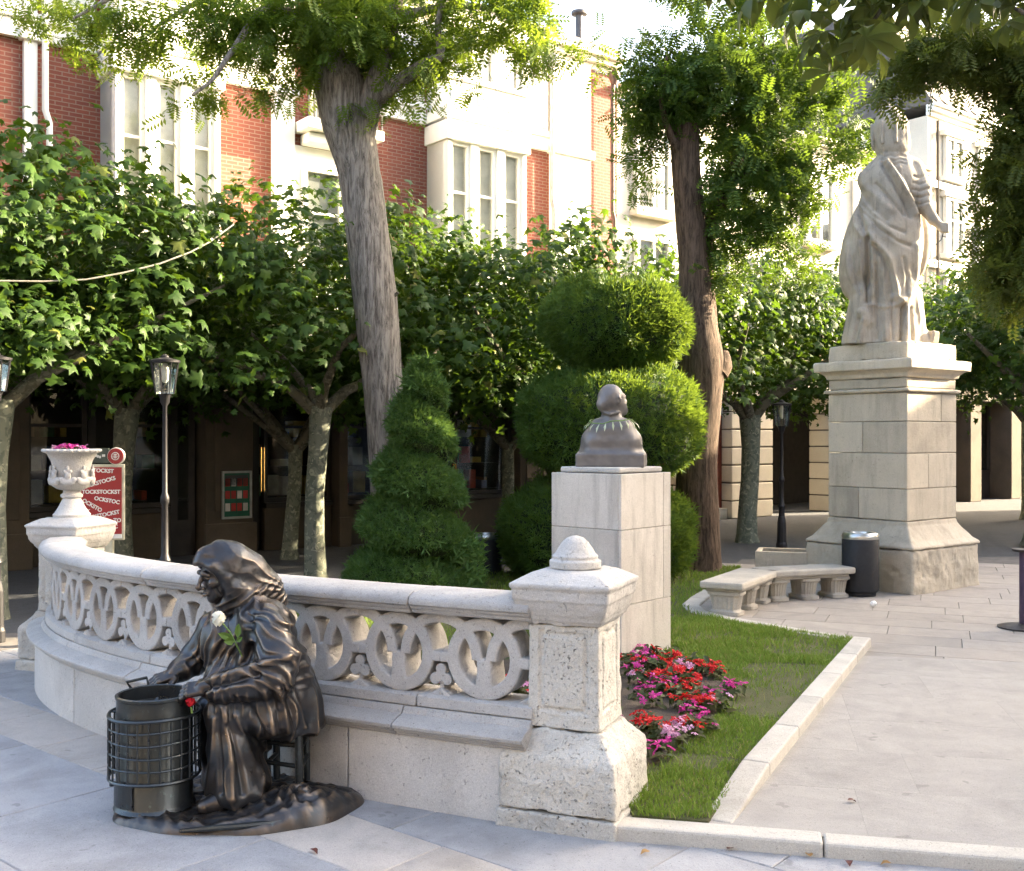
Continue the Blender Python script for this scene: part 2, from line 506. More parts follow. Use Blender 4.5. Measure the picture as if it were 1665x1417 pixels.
DARK_BRONZE = bronze('dark_bronze', False, 0.9)
BUST_METAL = plain('bust_metal', (0.17, 0.16, 0.155), 0.5, 0.45, 0.18, 9, 0.12)
BLACK_IRON = plain('black_iron', (0.012, 0.011, 0.013), 0.5, 0.0, 0.3, 20, 0.1)
BIN_BLACK = plain('bin_plastic', (0.016, 0.017, 0.02), 0.6, 0.0, 0.2, 30, 0.35)
STEEL = plain('steel', (0.55, 0.54, 0.50), 0.3, 0.9, 0.15, 12, 0.05)
BRASS = plain('brass', (0.75, 0.52, 0.18), 0.25, 0.9, 0.1)
WHITE_PAINT = plain('white_paint', (0.80, 0.78, 0.72), 0.5, 0, 0.04, 3, 0.03)
CREAM = stone('cream_render', (0.72, 0.67, 0.56), (0.66, 0.60, 0.49), (0.50, 0.45, 0.37), 0.5, 0.1, 0.15)
DARK_WOOD = plain('dark_wood', (0.030, 0.024, 0.020), 0.5, 0, 0.3, 5)
RED_WOOD = plain('red_wood', (0.20, 0.045, 0.025), 0.45, 0, 0.3, 6)
SHOP_STONE = stone('shop_stone', (0.125, 0.10, 0.075), (0.095, 0.08, 0.06), (0.06, 0.05, 0.042), 0.8, 0.3, 0.3)
CURTAIN = plain('curtain', (0.80, 0.75, 0.64), 0.9, 0, 0.15, 5)
GOLD_LIGHT = plain('glint_gold', (0.85, 0.60, 0.22), 0.2, 1.0, 0.05)
# ================================================================== GROUND
def glass_mat(name, tint, tr=0.55, rough=0.03):
    m, nt, nd, lk, bs = newmat(name)
    gl = nd.new('ShaderNodeBsdfGlossy'); gl.inputs['Roughness'].default_value = rough
    tp = nd.new('ShaderNodeBsdfTransparent'); tp.inputs[0].default_value = (*tint, 1)
    fr = N(nt, 'ShaderNodeFresnel', IOR=1.5)
    ad = N(nt, 'ShaderNodeMath', operation='ADD'); ad.inputs[1].default_value = 1 - tr - 0.35; hf_ = N(nt, 'ShaderNodeMath', operation='MULTIPLY'); hf_.inputs[1].default_value = 0.5; lk.new(fr.outputs[0], hf_.inputs[0]); lk.new(hf_.outputs[0], ad.inputs[0])
    mx = nd.new('ShaderNodeMixShader'); lk.new(ad.outputs[0], mx.inputs[0])
    lk.new(tp.outputs[0], mx.inputs[1]); lk.new(gl.outputs[0], mx.inputs[2])
    lk.new(mx.outputs[0], nd['Material Output'].inputs[0])
    return m
GLASS = glass_mat('window_glass', (0.85, 0.87, 0.87), 0.64)
LANTERN_GLASS = glass_mat('lantern_glass', (0.80, 0.84, 0.80), 0.56, 0.1)

gm = MB(); gm.add([(-300, -100, 0), (300, -100, 0), (300, 400, 0), (-300, 400, 0)], [(0, 1, 2, 3)])
tag(gm.build('ground', ASPHALT), kind='structure')

# paved street in front: slabs with open joints, in rows that run with the pale strip
pd_, pe_ = Vector((0.764, -0.645, 0)), Vector((0.645, 0.764, 0))
pave = MB().prism([(-9, 1.5), (6.5, 1.5), (6.5, 3.1), (0.35, 4.75), (-3.4, 9.0), (-9, 9.0)], 0.0, 0.010)
pavement = tag(pave.build('pavement', JOINT), kind='structure')
def slab(parent, M, x0, x1, y0, y1, z0, z1, mat, g=0.004, name='slab', bev=0.004):
    w, d, h = (x1 - x0 - g) / 2, (y1 - y0 - g) / 2, (z1 - z0)
    mb = MB().box((-w, -d, 0), (w, d, h))
    o = mb.build(name, mat, None, bevel=bev, loc=(0, 0, 0), seg=1)
    dz_ = 0.0008 if bev else 0.0002
    c = M @ Vector(((x0 + x1) / 2, (y0 + y1) / 2, 0))
    o.location = Vector((c.x, c.y, z0 + random.uniform(-dz_, dz_))) - wloc(parent)
    o.rotation_euler = (0, 0, math.atan2(M[1][0], M[0][0]))
    o.parent = parent
    return o
PM = frame_M((0, 0, 0), pd_)
rows = [(1.09, 1.89, 1.15, SLAB_GREY), (1.89, 2.69, 1.15, SLAB_GREY), (2.69, 3.09, 0.62, SLAB_PINK), (3.09, 3.74, 1.0, SLAB_GREY), (3.74, 4.4, 1.0, SLAB_GREY), (4.4, 4.8, 0.62, SLAB_PINK), (4.8, 5.6, 1.15, SLAB_GREY), (5.6, 6.2, 1.0, SLAB_PINK)]
for b0, b1, ln, mt in rows:
    a = -9.0 - random.random() * ln
    while a < 2.0:
        l2 = ln * random.uniform(0.85, 1.15)
        c = PM @ Vector((a + l2 / 2, (b0 + b1) / 2, 0))
        if 3.2 < c.y < 8.6 and c.y * -0.6 - 0.6 < c.x < c.y * 0.5 + 0.6 and c.x + 1.17 * (c.y - 4.5) < 1.9 and not (c.x > 1.0 and c.y > 4.35 - .22 * (c.x - .4) + .35):
            slab(pavement, PM, a, a + l2, b0, b1, 0.010, 0.022, mt)
        a += l2
PZ = 0.022        # level of the paved street
LV = 0.075        # level of the raised walk and plaza

# raised stone walk on the right and the plaza behind it
kd = Vector((0.976, -0.217, 0))                  # along the front kerb
K0 = Vector((0.40, 4.40, 0))
walk = MB().prism([(0.55, 4.45), (7.5, 2.95), (9, 14.5), (3.0, 14.0), (1.2, 9.0)], 0.0, LV - 0.012)
walkway = tag(walk.build('walkway', JOINT), kind='structure')
KM = frame_M(K0, kd)
sk0, sk1 = Vector((0.84, 4.40, 0)), Vector((2.66, 8.15, 0))    # side kerb of the lawn
for r in range(6):
    y0 = 0.02 + r * 0.62
    x = -0.2 - random.random()
    while x < 6.6:
        l2 = random.uniform(0.85, 1.25)
        c = KM @ Vector((x + l2 / 2, y0 + 0.31, 0))
        if 0.25 * c.y - 0.9 < c.x < 0.55 * c.y + 0.8 and c.y < 8.15:
            slab(walkway, KM, x, x + l2, y0, y0 + 0.62, LV - 0.012, LV, SLAB_PATH, 0.0006, bev=0.0)
        x += l2
qd = Vector((0.93, -0.37, 0))
QM = frame_M((2.75, 8.30, 0), qd)
for r in range(-3, 16):
    y0 = 0.0 + r * 0.40
    x = -3.2 - random.random() * 0.7
    while x < 5.5:
        l2 = random.choice((0.62, 0.62, 0.85))
        c = QM @ Vector((x + l2 / 2, y0 + 0.2, 0))
        kline = (c.x - K0.x) * 0.217 + (c.y - K0.y) * 0.976
        if c.y < 13.4 and 1.0 < c.x < 0.55 * c.y + 0.9 and kline > 3.55:
            slab(walkway, QM, x, x + l2, y0, y0 + 0.40, LV - 0.016, LV - 0.004, SLAB_DARK, 0.005, bev=0.002)
        x += l2

def sweep_line(pts, w, z0, z1, name, mat, parent, joint=0.8, gap=0.004, bev=0.012):
    """a run of kerb stones along a polyline, one mesh each"""
    for i in range(len(pts) - 1):
        a, b = Vector(pts[i]), Vector(pts[i + 1])
        L = (b - a).length; n = max(1, round(L / joint)); M = frame_M((a.x, a.y, 0), (b - a))
        for k in range(n):
            x0, x1 = L * k / n + gap / 2, L * (k + 1) / n - gap / 2
            if k == n - 1 and i < len(pts) - 2: x1 += w * 0.2
            MB().box((x0, -w / 2, z0), (x1, w / 2, z1 + random.uniform(-.003, .003)), M).build(name, mat, parent, bevel=bev)
fk = thing('front_kerb', 'pale stone kerb along the street, starting at the white gatepost', 'kerb', (K0.x, K0.y, 0))
sweep_line([K0 + kd * 0.02, K0 + kd * 6.6], 0.125, 0.0, LV + 0.006, 'kerb_stone', KERB_STONE, fk, 0.82)
# side kerb: a ramped first stone, then low stones proud of the walk
sk = thing('lawn_kerb', 'low pale stone kerb between the lawn and the wide walk', 'kerb', (sk0.x, sk0.y, 0))
sM = frame_M(sk0, sk1 - sk0); sL = (sk1 - sk0).length
n = 6
for k in range(n):
    x0, x1 = sL * k / n + 0.002, sL * (k + 1) / n - 0.002
    za, zb = (LV + 0.004, LV + 0.062) if k == 0 else (LV + 0.062, LV + 0.062)
    w = 0.065
    p = [(x0, -w, 0), (x1, -w, 0), (x1, w, 0), (x0, w, 0), (x0, -w, za), (x1, -w, zb), (x1, w, zb), (x0, w, za)]
    MB().add([sM @ Vector(q) for q in p], [(3, 2, 1, 0), (4, 5, 6, 7), (0, 1, 5, 4), (2, 3, 7, 6), (1, 2, 6, 5), (3, 0, 4, 7)]).build('kerb_stone', KERB_STONE, sk, bevel=0.01)
ck = thing('plaza_kerb', 'pale flush kerb curving between the lawn and the plaza benches', 'kerb', (2.1, 8.95, 0))
ckp = [(2.70, 8.22), (2.40, 8.56), (2.09, 8.95), (1.85, 9.25), (1.66, 9.62), (1.66, 10.0), (1.80, 10.4), (2.03, 10.95)]
sweep_line([Vector((*p, 0)) for p in ckp], 0.16, 0.0, LV + 0.022, 'kerb_stone', KERB_STONE, ck, 0.9)

# ================================================================== BALUSTRADE
B0, B1, B2, B3 = Vector((0.13, 4.655)), Vector((-1.15, 5.20)), Vector((-2.80, 6.12)), Vector((-3.12, 7.55))
def bez(t):
    u = 1 - t
    return B0 * u ** 3 + B1 * 3 * u * u * t + B2 * 3 * u * t * t + B3 * t ** 3
_ts = np.linspace(0, 1, 401)
_pp = np.array([tuple(bez(t)) for t in _ts])
_sl = np.concatenate([[0], np.cumsum(np.linalg.norm(np.diff(_pp, axis=0), axis=1))])
BL = float(_sl[-1])
def bal(s):
    """point and outward (street side) normal at arc length s"""
    p = Vector((np.interp(s, _sl, _pp[:, 0]), np.interp(s, _sl, _pp[:, 1])))
    q = Vector((np.interp(s + .02, _sl, _pp[:, 0]), np.interp(s + .02, _sl, _pp[:, 1])))
    r = Vector((np.interp(s - .02, _sl, _pp[:, 0]), np.interp(s - .02, _sl, _pp[:, 1])))
    return p, None, (q - r).normalized()
def bal_n(s):
    p, _, d = bal(s)
    n = Vector((d.y, -d.x))          # candidates; street side is towards the camera
    if n.dot(Vector((0.3, -1))) < 0 and s < 2.5: n = -n
    if s >= 2.5:
        n0 = Vector((-1, -0.6))
        if n.dot(n0) < 0: n = -n
    return p, n, d
def sweep(prof, s0, s1, ds=0.08, jitter=0.0):
    """profile [(offset to the street, z)] swept along the balustrade line"""
    n = max(2, int((s1 - s0) / ds) + 1)
    v = []; f = []; m = len(prof)
    for i in range(n):
        s = s0 + (s1 - s0) * i / (n - 1)
        p, nn, d = bal_n(s)
        for o, z in prof:
            v.append((p.x + nn.x * o, p.y + nn.y * o, z))
    for i in range(n - 1):
        for k in range(m):
            a, b = i * m + k, i * m + (k + 1) % m
            f.append((a, b, b + m, a + m))
    f.append(tuple(range(m - 1, -1, -1))); f.append(tuple((n - 1) * m + k for k in range(m)))
    mb = MB().add(v, f)
    return mb
def fixnorm(o):
    bm = bmesh.new(); bm.from_mesh(o.data)
    bmesh.ops.recalc_face_normals(bm, faces=bm.faces); bm.to_mesh(o.data); bm.free()
    return o
p0, n0, d0 = bal_n(0)
balu = thing('balustrade', 'curved pale stone balustrade with interlaced rings and trefoils, behind the bronze sculpture', 'balustrade', (-1.8, 5.8, 0))
S_ST, S_EN = 0.0, BL - 0.12
wall_prof = [(-0.17, 0.0), (0.175, 0.0), (0.172, 0.335), (-0.17, 0.335)]
ledge_prof = [(-0.19, 0.337), (0.178, 0.337), (0.185, 0.345), (0.185, 0.352), (0.205, 0.360), (0.205, 0.368), (0.222, 0.376), (0.226, 0.392), (0.18, 0.412), (0.135, 0.422), (0.130, 0.432), (0.118, 0.45), (-0.13, 0.45), (-0.19, 0.40)]
sill_prof = [(-0.10, 0.452), (0.112, 0.452), (0.108, 0.497), (0.095, 0.505), (-0.10, 0.505)]
rail_prof = [(-0.12, 0.868), (0.115, 0.868), (0.122, 0.876), (0.122, 0.884), (0.136, 0.892), (0.136, 0.900), (0.150, 0.910), (0.152, 0.925), (0.142, 0.944), (0.10, 0.962), (0.0, 0.968), (-0.10, 0.962), (-0.14, 0.93), (-0.14, 0.90)]
def stones(prof, name, cuts, mat, gap=0.005, bev=0.006):
    for i in range(len(cuts) - 1):
        o = fixnorm(sweep(prof, cuts[i] + gap / 2, cuts[i + 1] - gap / 2).build(name, mat, balu, smooth=True))
        o.location.z += random.uniform(-.0015, .0015)
        b = o.modifiers.new('bevel', 'BEVEL'); b.width = bev; b.segments = 2; b.limit_method = 'ANGLE'; b.angle_limit = R(60)
cut = lambda first, step: [S_ST] + list(np.arange(S_ST + first, S_EN - 0.3, step)) + [S_EN]
stones(wall_prof, 'wall_stone', cut(0.88, 1.05), WHITE_STONE)
stones(ledge_prof, 'ledge_stone', cut(0.62, 0.86), RAIL_STONE)
stones(sill_prof, 'sill_stone', cut(0.56, 0.86), RAIL_STONE)
stones(rail_prof, 'coping_stone', cut(0.58, 0.86), RAIL_STONE)

# one tracery panel: ring, two half arches and the mullion they meet in, bars; the trefoil on its own
PIT, ZT0, ZT1 = 0.43, 0.500, 0.872
def tracery():
    h = 0.0046
    W = PIT
    f = Field((-W / 2 - 0.002, -0.09, ZT0 - 0.03), (W / 2 + 0.002, 0.09, ZT1 + 0.03), h)
    X = f.lo[0] + h * np.arange(f.n[0]); Y = f.lo[1] + h * np.arange(f.n[1]); Z = f.lo[2] + h * np.arange(f.n[2])
    x, z = X[:, None], Z[None, :]
    H = ZT1 - ZT0
    rc = ZT0 + 0.181
    ring = np.abs(np.hypot(x, (z - rc)) - 0.152) - 0.0285
    d = ring
    az = ZT1 - 0.200
    for sx in (-1, 1):
        ax = x - sx * W / 2
        rr = np.hypot(ax, z - az)
        arc = np.abs(rr - 0.180) - 0.0265
        arc = np.maximum(arc, az - z)                                  # upper half only
        d = np.minimum(d, arc)
        bar = np.maximum(np.abs(x - sx * W / 2) - 0.07, np.abs(z - (rc - 0.005)) - 0.024)
        d = np.minimum(d, bar)
    stem = np.maximum(np.abs(x) - (0.034 + 0.14 * np.clip(rc - 0.05 - z, 0, 1)), np.maximum(z - az - 0.01, ZT0 + 0.03 - z))
    d = np.minimum(d, stem)
    foot = np.maximum(np.abs(np.abs(x) - W / 2) * 1.0 + (z - ZT0) * 1.7 - 0.062, z - ZT0 - 0.045)   # little peak under each trefoil
    d = np.minimum(d, foot)
    d3 = d[:, None, :] * np.ones((1, f.n[1], 1))
    yy = np.abs(Y)[None, :, None] - 0.074
    a = np.maximum(d3, yy)
    ch = (d3 + yy + 0.005) * 0.7071                                    # chamfered edges
    a = np.maximum(a, ch)
    P = np.stack(np.broadcast_arrays(X[:, None, None], Y[None, :, None], Z[None, None, :]), -1)
    f.F = (a + 0.0012 * vnoise(P * 38, 3) + 0.0008 * vnoise(P * 90, 4)).astype(np.float32)
    f.F[0] = np.maximum(f.F[0], 0.001); f.F[-1] = np.maximum(f.F[-1], 0.001)
    f.F[:, :, 0] = 0.01; f.F[:, :, -1] = 0.01
    v, q = f.mesh()
    v[:, 2] -= ZT0
    return np_mesh('tracery_panel', v, q, RAIL_STONE, True)
def trefoil():
    f = Field((-0.07, -0.09, -0.02), (0.07, 0.09, 0.15), 0.0045)
    for a, b in ((-0.030, 0.052), (0.030, 0.052), (0, 0.096)):
        f.add(cone((a, -0.058, b), (a, 0.058, b), 0.026, 0.026), 0.003)
    f.add(rbox((0, 0, 0.035), (0.012, 0.055, 0.03), 0.004), 0.006)
    f.add(cone((0, -0.058, 0.066), (0, 0.058, 0.066), 0.026, 0.026), 0.004)
    f.F[:, :4, :] = np.maximum(f.F[:, :4, :], 0.001)
    v, q = f.mesh()
    v[:, 1] = np.clip(v[:, 1], -0.066, 0.066)
    return np_mesh('trefoil', v, q, RAIL_STONE, True)
tm, tf = tracery(), trefoil()
np_units = int((S_EN - S_ST - 0.05) / PIT)
for k in range(np_units):
    s = S_ST + 0.03 + PIT * (k + 0.5)
    p, nn, d = bal_n(s)
    ang = math.atan2(-nn.x, nn.y) + math.pi
    ang = math.atan2(d.y, d.x) + math.pi
    po = link('tracery_panel', tm, balu, (p.x, p.y, ZT0), (0, 0, ang))
    s2 = s + PIT / 2
    p, nn, d = bal_n(s2)
    if k < np_units - 1:
        link('trefoil', tf, balu, (p.x, p.y, ZT0 + 0.022), (0, 0, math.atan2(d.y, d.x) + math.pi))
# plain end block of the tracery by the urn post
rem = S_ST + 0.03 + PIT * np_units
if S_EN - rem > 0.05:
    fixnorm(sweep([(-0.07, 0.506), (0.07, 0.506), (0.07, 0.867), (-0.07, 0.867)], rem + 0.004, S_EN).build('end_block', RAIL_STONE, balu))

# ------------------------------------------------------------------ posts
def square_stack(prof, h, nz=0.006, scale=18.0, seed=0, rd=0.012, panel=None, dome=None):
    """a weathered square stone from a profile [(half width, z)]"""
    zs = [p[1] for p in prof]; wm = max(p[0] for p in prof) + 0.02
    f = Field((-wm, -wm, zs[0] - 0.02), (wm, wm, zs[-1] + 0.03), h)
    X = f.lo[0] + h * np.arange(f.n[0]); Y = f.lo[1] + h * np.arange(f.n[1]); Z = f.lo[2] + h * np.arange(f.n[2])
    wz = np.interp(Z, zs, [p[0] for p in prof]).astype(np.float32)
    ax = np.abs(X)[:, None, None]; ay = np.abs(Y)[None, :, None]
    qx = ax - wz[None, None, :] + rd; qy = ay - wz[None, None, :] + rd
    d = np.hypot(np.maximum(qx, 0), np.maximum(qy, 0)) + np.minimum(np.maximum(qx, qy), 0) - rd
    d = np.maximum(d, np.maximum(zs[0] - Z, Z - zs[-1])[None, None, :])
    if panel:
        z0, z1, w, dep = panel
        out = np.maximum(np.maximum(ax, ay) - wz[None, None, :] + 0 * d, -1)
        inn = np.minimum(ax, ay)
        groove = np.maximum(np.abs(np.maximum((inn - w), np.maximum(z0 - Z, Z - z1)[None, None, :])) - 0.009, -(out + dep))
        d = np.maximum(d, -groove)
    P = np.stack(np.broadcast_arrays(X[:, None, None], Y[None, :, None], Z[None, None, :]), -1)
    d = d + nz * fbm(P * scale, seed, 3) + nz * 0.8 * np.maximum(vnoise(P * scale * 3.1, seed + 9), 0.2)
    if dome is not None: d = np.minimum(d, dome(X[:, None, None], Y[None, :, None], Z[None, None, :]))
    f.F = d.astype(np.float32)
    return f.mesh()
def put(v, loc, rz):
    c, s = math.cos(rz), math.sin(rz)
    w = v.copy(); w[:, 0] = c * v[:, 0] - s * v[:, 1] + loc[0]; w[:, 1] = s * v[:, 0] + c * v[:, 1] + loc[1]; w[:, 2] += loc[2]
    return w
def end_post(name, label, loc, rz, seed, dome, h=0.007):
    t = thing(name, label, 'post', loc)
    v, f = square_stack([(0.268, 0.0), (0.266, 0.085), (0.256, 0.095)], h, 0.006, 14, seed, 0.015)
    np_obj('footing', put(v, loc, rz), f, OLD_STONE, t)
    v, f = square_stack([(0.256, 0.098), (0.254, 0.30), (0.246, 0.325), (0.212, 0.36), (0.186, 0.395), (0.172, 0.42)], h, 0.007, 14, seed + 3, 0.014)
    np_obj('plinth', put(v, loc, rz), f, OLD_STONE, t)
    v, f = square_stack([(0.166, 0.422), (0.163, 0.44), (0.160, 0.46), (0.158, 0.86)], h, 0.004, 16, seed + 5, 0.010, panel=(0.50, 0.82, 0.098, 0.008))
    np_obj('shaft', put(v, loc, rz), f, OLD_STONE, t)
    v, f = square_stack([(0.168, 0.862), (0.170, 0.876), (0.180, 0.880), (0.184, 0.896), (0.190, 0.902), (0.202, 0.93), (0.208, 0.955), (0.209, 0.962), (0.214, 0.966), (0.216, 1.012), (0.224, 1.018), (0.224, 1.034), (0.150, 1.075), (0.12, 1.084)], h, 0.0045, 16, seed + 7, 0.010)
    np_obj('cap', put(v, loc, rz), f, WHITE_STONE, t)
    if dome:
        mb = MB().lathe([(0.108, 1.086), (0.112, 1.09), (0.112, 1.118), (0.098, 1.126), (0.100, 1.138), (0.088, 1.148), (0.076, 1.170), (0.058, 1.196), (0.036, 1.216), (0.012, 1.224)], (0, 0, 0), 32)
        vv = np.array([tuple(p) for p in mb.v], np.float32)
        mb.v = [Vector(p) for p in put(vv, loc, rz)]
        mb.build('finial', WHITE_STONE, t, smooth=True, bevel=0.003)
    return t
# gatepost: seen corner on; its street face runs with the balustrade's first stones
POST_C = Vector((0.275, 4.66, 0))
POST_RZ = math.atan2(-0.17, 0.413)
end_post('gatepost', 'weathered white stone gatepost with domed cap, at the near end of the balustrade', POST_C, POST_RZ, 11, True, 0.0062)
UP = Vector((-3.16, 7.70, 0))
end_post('urn_post', 'pale stone post carrying the flower urn at the far end of the balustrade', UP, R(-18), 31, False, 0.009)
# the urn
urn = thing('stone_urn', 'carved pale stone urn planted with pink flowers, on the far post', 'urn', (UP.x, UP.y, 1.0837))
z0 = 1.0837
MB().lathe([(0.125, z0), (0.128, z0 + 0.018), (0.112, z0 + 0.035), (0.088, z0 + 0.075), (0.066, z0 + 0.12), (0.060, z0 + 0.132), (0.074, z0 + 0.142), (0.076, z0 + 0.158), (0.060, z0 + 0.170), (0.056, z0 + 0.19)], (UP.x, UP.y, 0), 32).build('foot', WHITE_STONE, urn, smooth=True)
MB().lathe([(0.062, z0 + 0.1905), (0.10, z0 + 0.20), (0.132, z0 + 0.222), (0.140, z0 + 0.245), (0.128, z0 + 0.262), (0.117, z0 + 0.272), (0.124, z0 + 0.33), (0.140, z0 + 0.40), (0.168, z0 + 0.452), (0.192, z0 + 0.462), (0.197, z0 + 0.474), (0.190, z0 + 0.486), (0.165, z0 + 0.486), (0.140, z0 + 0.45), (0.02, z0 + 0.44)], (UP.x, UP.y, 0), 40).build('bowl', WHITE_STONE, urn, smooth=True)
for k in range(26):
    a = 2 * math.pi * k / 26
    MB().lathe([(0.003, -0.012), (0.014, -0.006), (0.016, 0.002), (0.010, 0.010), (0.002, 0.012)], (UP.x + 0.190 * math.cos(a), UP.y + 0.190 * math.sin(a), z0 + 0.474), 8).build('rim_bead', WHITE_STONE, urn, smooth=True)
for k in range(8):      # leafy swags round the belly
    a0 = 2 * math.pi * k / 8 + 0.2
    f = Field((-0.075, -0.04, -0.04), (0.075, 0.05, 0.14), 0.006)
    f.add(ell((0, 0.0, 0.0), (0.05, 0.022, 0.026)), 0.008)
    f.add(ell((0.04, 0, 0.018), (0.022, 0.018, 0.02)), 0.008); f.add(ell((-0.04, 0, 0.018), (0.022, 0.018, 0.02)), 0.008)
    if k % 2 == 1 or True:
        f.add(ell((0, -0.004, 0.045), (0.022, 0.016, 0.03)), 0.006); f.add(ell((0.018, -0.003, 0.075), (0.013, 0.012, 0.016), (0, 25, 0)), 0.004)
        f.add(ell((-0.018, -0.003, 0.075), (0.013, 0.012, 0.016), (0, -25, 0)), 0.004); f.add(ell((0, -0.005, 0.098), (0.011, 0.011, 0.022)), 0.004)
    v, q = f.mesh()
    rr = 0.137
    np_obj('carved_leaf', put(v, (UP.x + rr * math.cos(a0), UP.y + rr * math.sin(a0), z0 + 0.25), a0 - math.pi / 2 + math.pi), q, WHITE_STONE, urn)

# ================================================================== FACADES
U2 = Vector((0.786, 0.618, 0)).normalized()
FP = G(340, 905, 0)
FM = frame_M(FP, U2)
def sx(px):
    k = (px - CX) / FPX
    return (k * FP.y - FP.x) / (U2.x - U2.y * k)
def fz(px, py):
    return EYE - (py - HY) / FPX * (FP.y + U2.y * sx(px))
def FB(mb, s0, s1, o0, o1, z0, z1): return mb.box((s0, -o1, z0), (s1, -o0, z1), FM)
def fpart(name, mat, parent, s0, s1, o0, o1, z0, z1, bev=0.0):
    return FB(MB(), s0, s1, o0, o1, z0, z1).build(name, mat, parent, bevel=bev)
def brick_mat():
    m, nt, nd, lk, bs = newmat('red_brick')
    tc = nd.new('ShaderNodeTexCoord')
    d = N(nt, 'ShaderNodeVectorMath', operation='DOT_PRODUCT'); d.inputs[1].default_value = tuple(U2); lk.new(tc.outputs['Object'], d.inputs[0])
    sp = nd.new('ShaderNodeSeparateXYZ'); lk.new(tc.outputs['Object'], sp.inputs[0])
    cb = nd.new('ShaderNodeCombineXYZ'); lk.new(d.outputs['Value'], cb.inputs[0]); lk.new(sp.outputs[2], cb.inputs[1])
    b = N(nt, 'ShaderNodeTexBrick', Scale=1.0)
    b.inputs['Color1'].default_value = (0.24, 0.062, 0.034, 1); b.inputs['Color2'].default_value = (0.19, 0.045, 0.027, 1); b.inputs['Mortar'].default_value = (0.27, 0.17, 0.12, 1)
    b.inputs['Mortar Size'].default_value = 0.007; b.inputs['Brick Width'].default_value = 0.17; b.inputs['Row Height'].default_value = 0.055
    lk.new(cb.outputs[0], b.inputs['Vector'])
    n = noise(nt, tc.outputs['Object'], 2, 4)
    lk.new(mixc(nt, ramp(nt, n, [(0.4, 0), (0.8, 0.5)]), b.outputs[0], (0.22, 0.10, 0.07)), bs.inputs['Base Color'])
    bs.inputs['Roughness'].default_value = 0.85
    iv = N(nt, 'ShaderNodeMath', operation='SUBTRACT'); iv.inputs[0].default_value = 1.0; lk.new(b.outputs['Fac'], iv.inputs[1])
    bump(nt, bs, iv.outputs[0], 0.5, 0.01)
    return m
BRICK = brick_mat()
def glazing(parent, s0, s1, o, z0, z1, nx=1, nz=1, fr=0.06, mat=None, curtain=True, d=0.10):
    """a real window: frame bars, a pane set back, a curtain behind it"""
    mat = mat or WHITE_PAINT
    mb = MB()
    FB(mb, s0, s0 + fr, o - d, o, z0, z1); FB(mb, s1 - fr, s1, o - d, o, z0, z1)
    FB(mb, s0 + fr, s1 - fr, o - d, o, z0, z0 + fr); FB(mb, s0 + fr, s1 - fr, o - d, o, z1 - fr, z1)
    for i in range(1, nx):
        c = s0 + (s1 - s0) * i / nx; FB(mb, c - fr * .4, c + fr * .4, o - d * .8, o - .01, z0 + fr, z1 - fr)
    for i in range(1, nz):
        c = z0 + (z1 - z0) * i / nz + 0.15 * (nz == 2)
        for q in range(nx):
            a = s0 + (s1 - s0) * q / nx + fr; b = s0 + (s1 - s0) * (q + 1) / nx - fr
            FB(mb, a - .02, b + .02, o - d * .7, o - .02, c - fr * .35, c + fr * .35)
    w = mb.build('window', mat, parent)
    fpart('pane', GLASS, w, s0 + fr * .6, s1 - fr * .6, o - d * .62, o - d * .55, z0 + fr * .6, z1 - fr * .6)
    if curtain: fpart('curtain', CURTAIN, w, s0 + fr * .3, s1 - fr * .3, o - d - 0.03, o - d - 0.01, z0 + .02, z1 - .02)
    return w
def bay(parent, s0, s1, o, z0, z1, cols, sill, head):
    """a glazed white bay: floor, apron panels, posts, windows and head, standing proud of the wall by o"""
    fpart('bay_floor', WHITE_PAINT, parent, s0 - .06, s1 + .06, 0.002, o + .06, z0 - .16, z0, 0.01)
    fpart('bay_apron', WHITE_PAINT, parent, s0, s1, 0.002, o, z0 + .002, sill)
    for k in range(cols):
        a = s0 + (s1 - s0) * (k + .12) / cols; b = s0 + (s1 - s0) * (k + .88) / cols
        fpart('apron_panel', WHITE_PAINT, parent, a, b, o + .001, o + .022, z0 + .14, sill - .12, 0.006)
    fpart('bay_sill', WHITE_PAINT, parent, s0 - .03, s1 + .03, 0.002, o + .04, sill + .002, sill + .07, 0.008)
    w = (s1 - s0) / cols
    for k in range(cols + 1):
        c = s0 + w * k
        fpart('bay_post', WHITE_PAINT, parent, max(s0, c - .07), min(s1, c + .07), 0.003, o - .004, sill + .072, head - .002, 0.006)
    for k in range(cols):
        glazing(parent, s0 + w * k + .073 - .07 * (k == 0) * 0, s0 + w * (k + 1) - .073, o - .05, sill + .074, head - .004, 1, 2, 0.05)
    for c0 in (s0, s1):        # the flanks
        a, b = (c0, c0 + .05) if c0 == s0 else (c0 - .05, c0)
        fpart('bay_flank', WHITE_PAINT, parent, a, b, 0.004, o - .14, sill + .073, head - .003)
    fpart('bay_head', WHITE_PAINT, parent, s0 - .05, s1 + .05, 0.002, o + .05, head, z1, 0.01)
def cornice(parent, s0, s1, o, z, mat, name='cornice'):
    for k, (a, b, p) in enumerate(((0, .10, .06), (.102, .20, .16), (.202, .27, .24))):
        fpart(name, mat, parent, s0, s1, 0.001, o + p, z + a, z + b, 0.012)
SA, SB, SCc = -9.0, sx(1003), sx(1505)
BAND0, BAND1 = 6.62, 6.95
bl = thing('brick_building', 'red brick building with white glazed bays and dark shopfronts behind the plane trees', 'building', FM @ Vector((0, 0, 0)))
fpart('wall', BRICK, bl, SA, SB, -6.0, 0.0, 3.05, 8.28)
fpart('roof', plain('roof_slate', (0.10, 0.09, 0.09), 0.7), bl, SA, SB, -6.0, 0.1, 8.56, 8.75)
cornice(bl, SA, SB, 0.0, 8.282, CREAM)
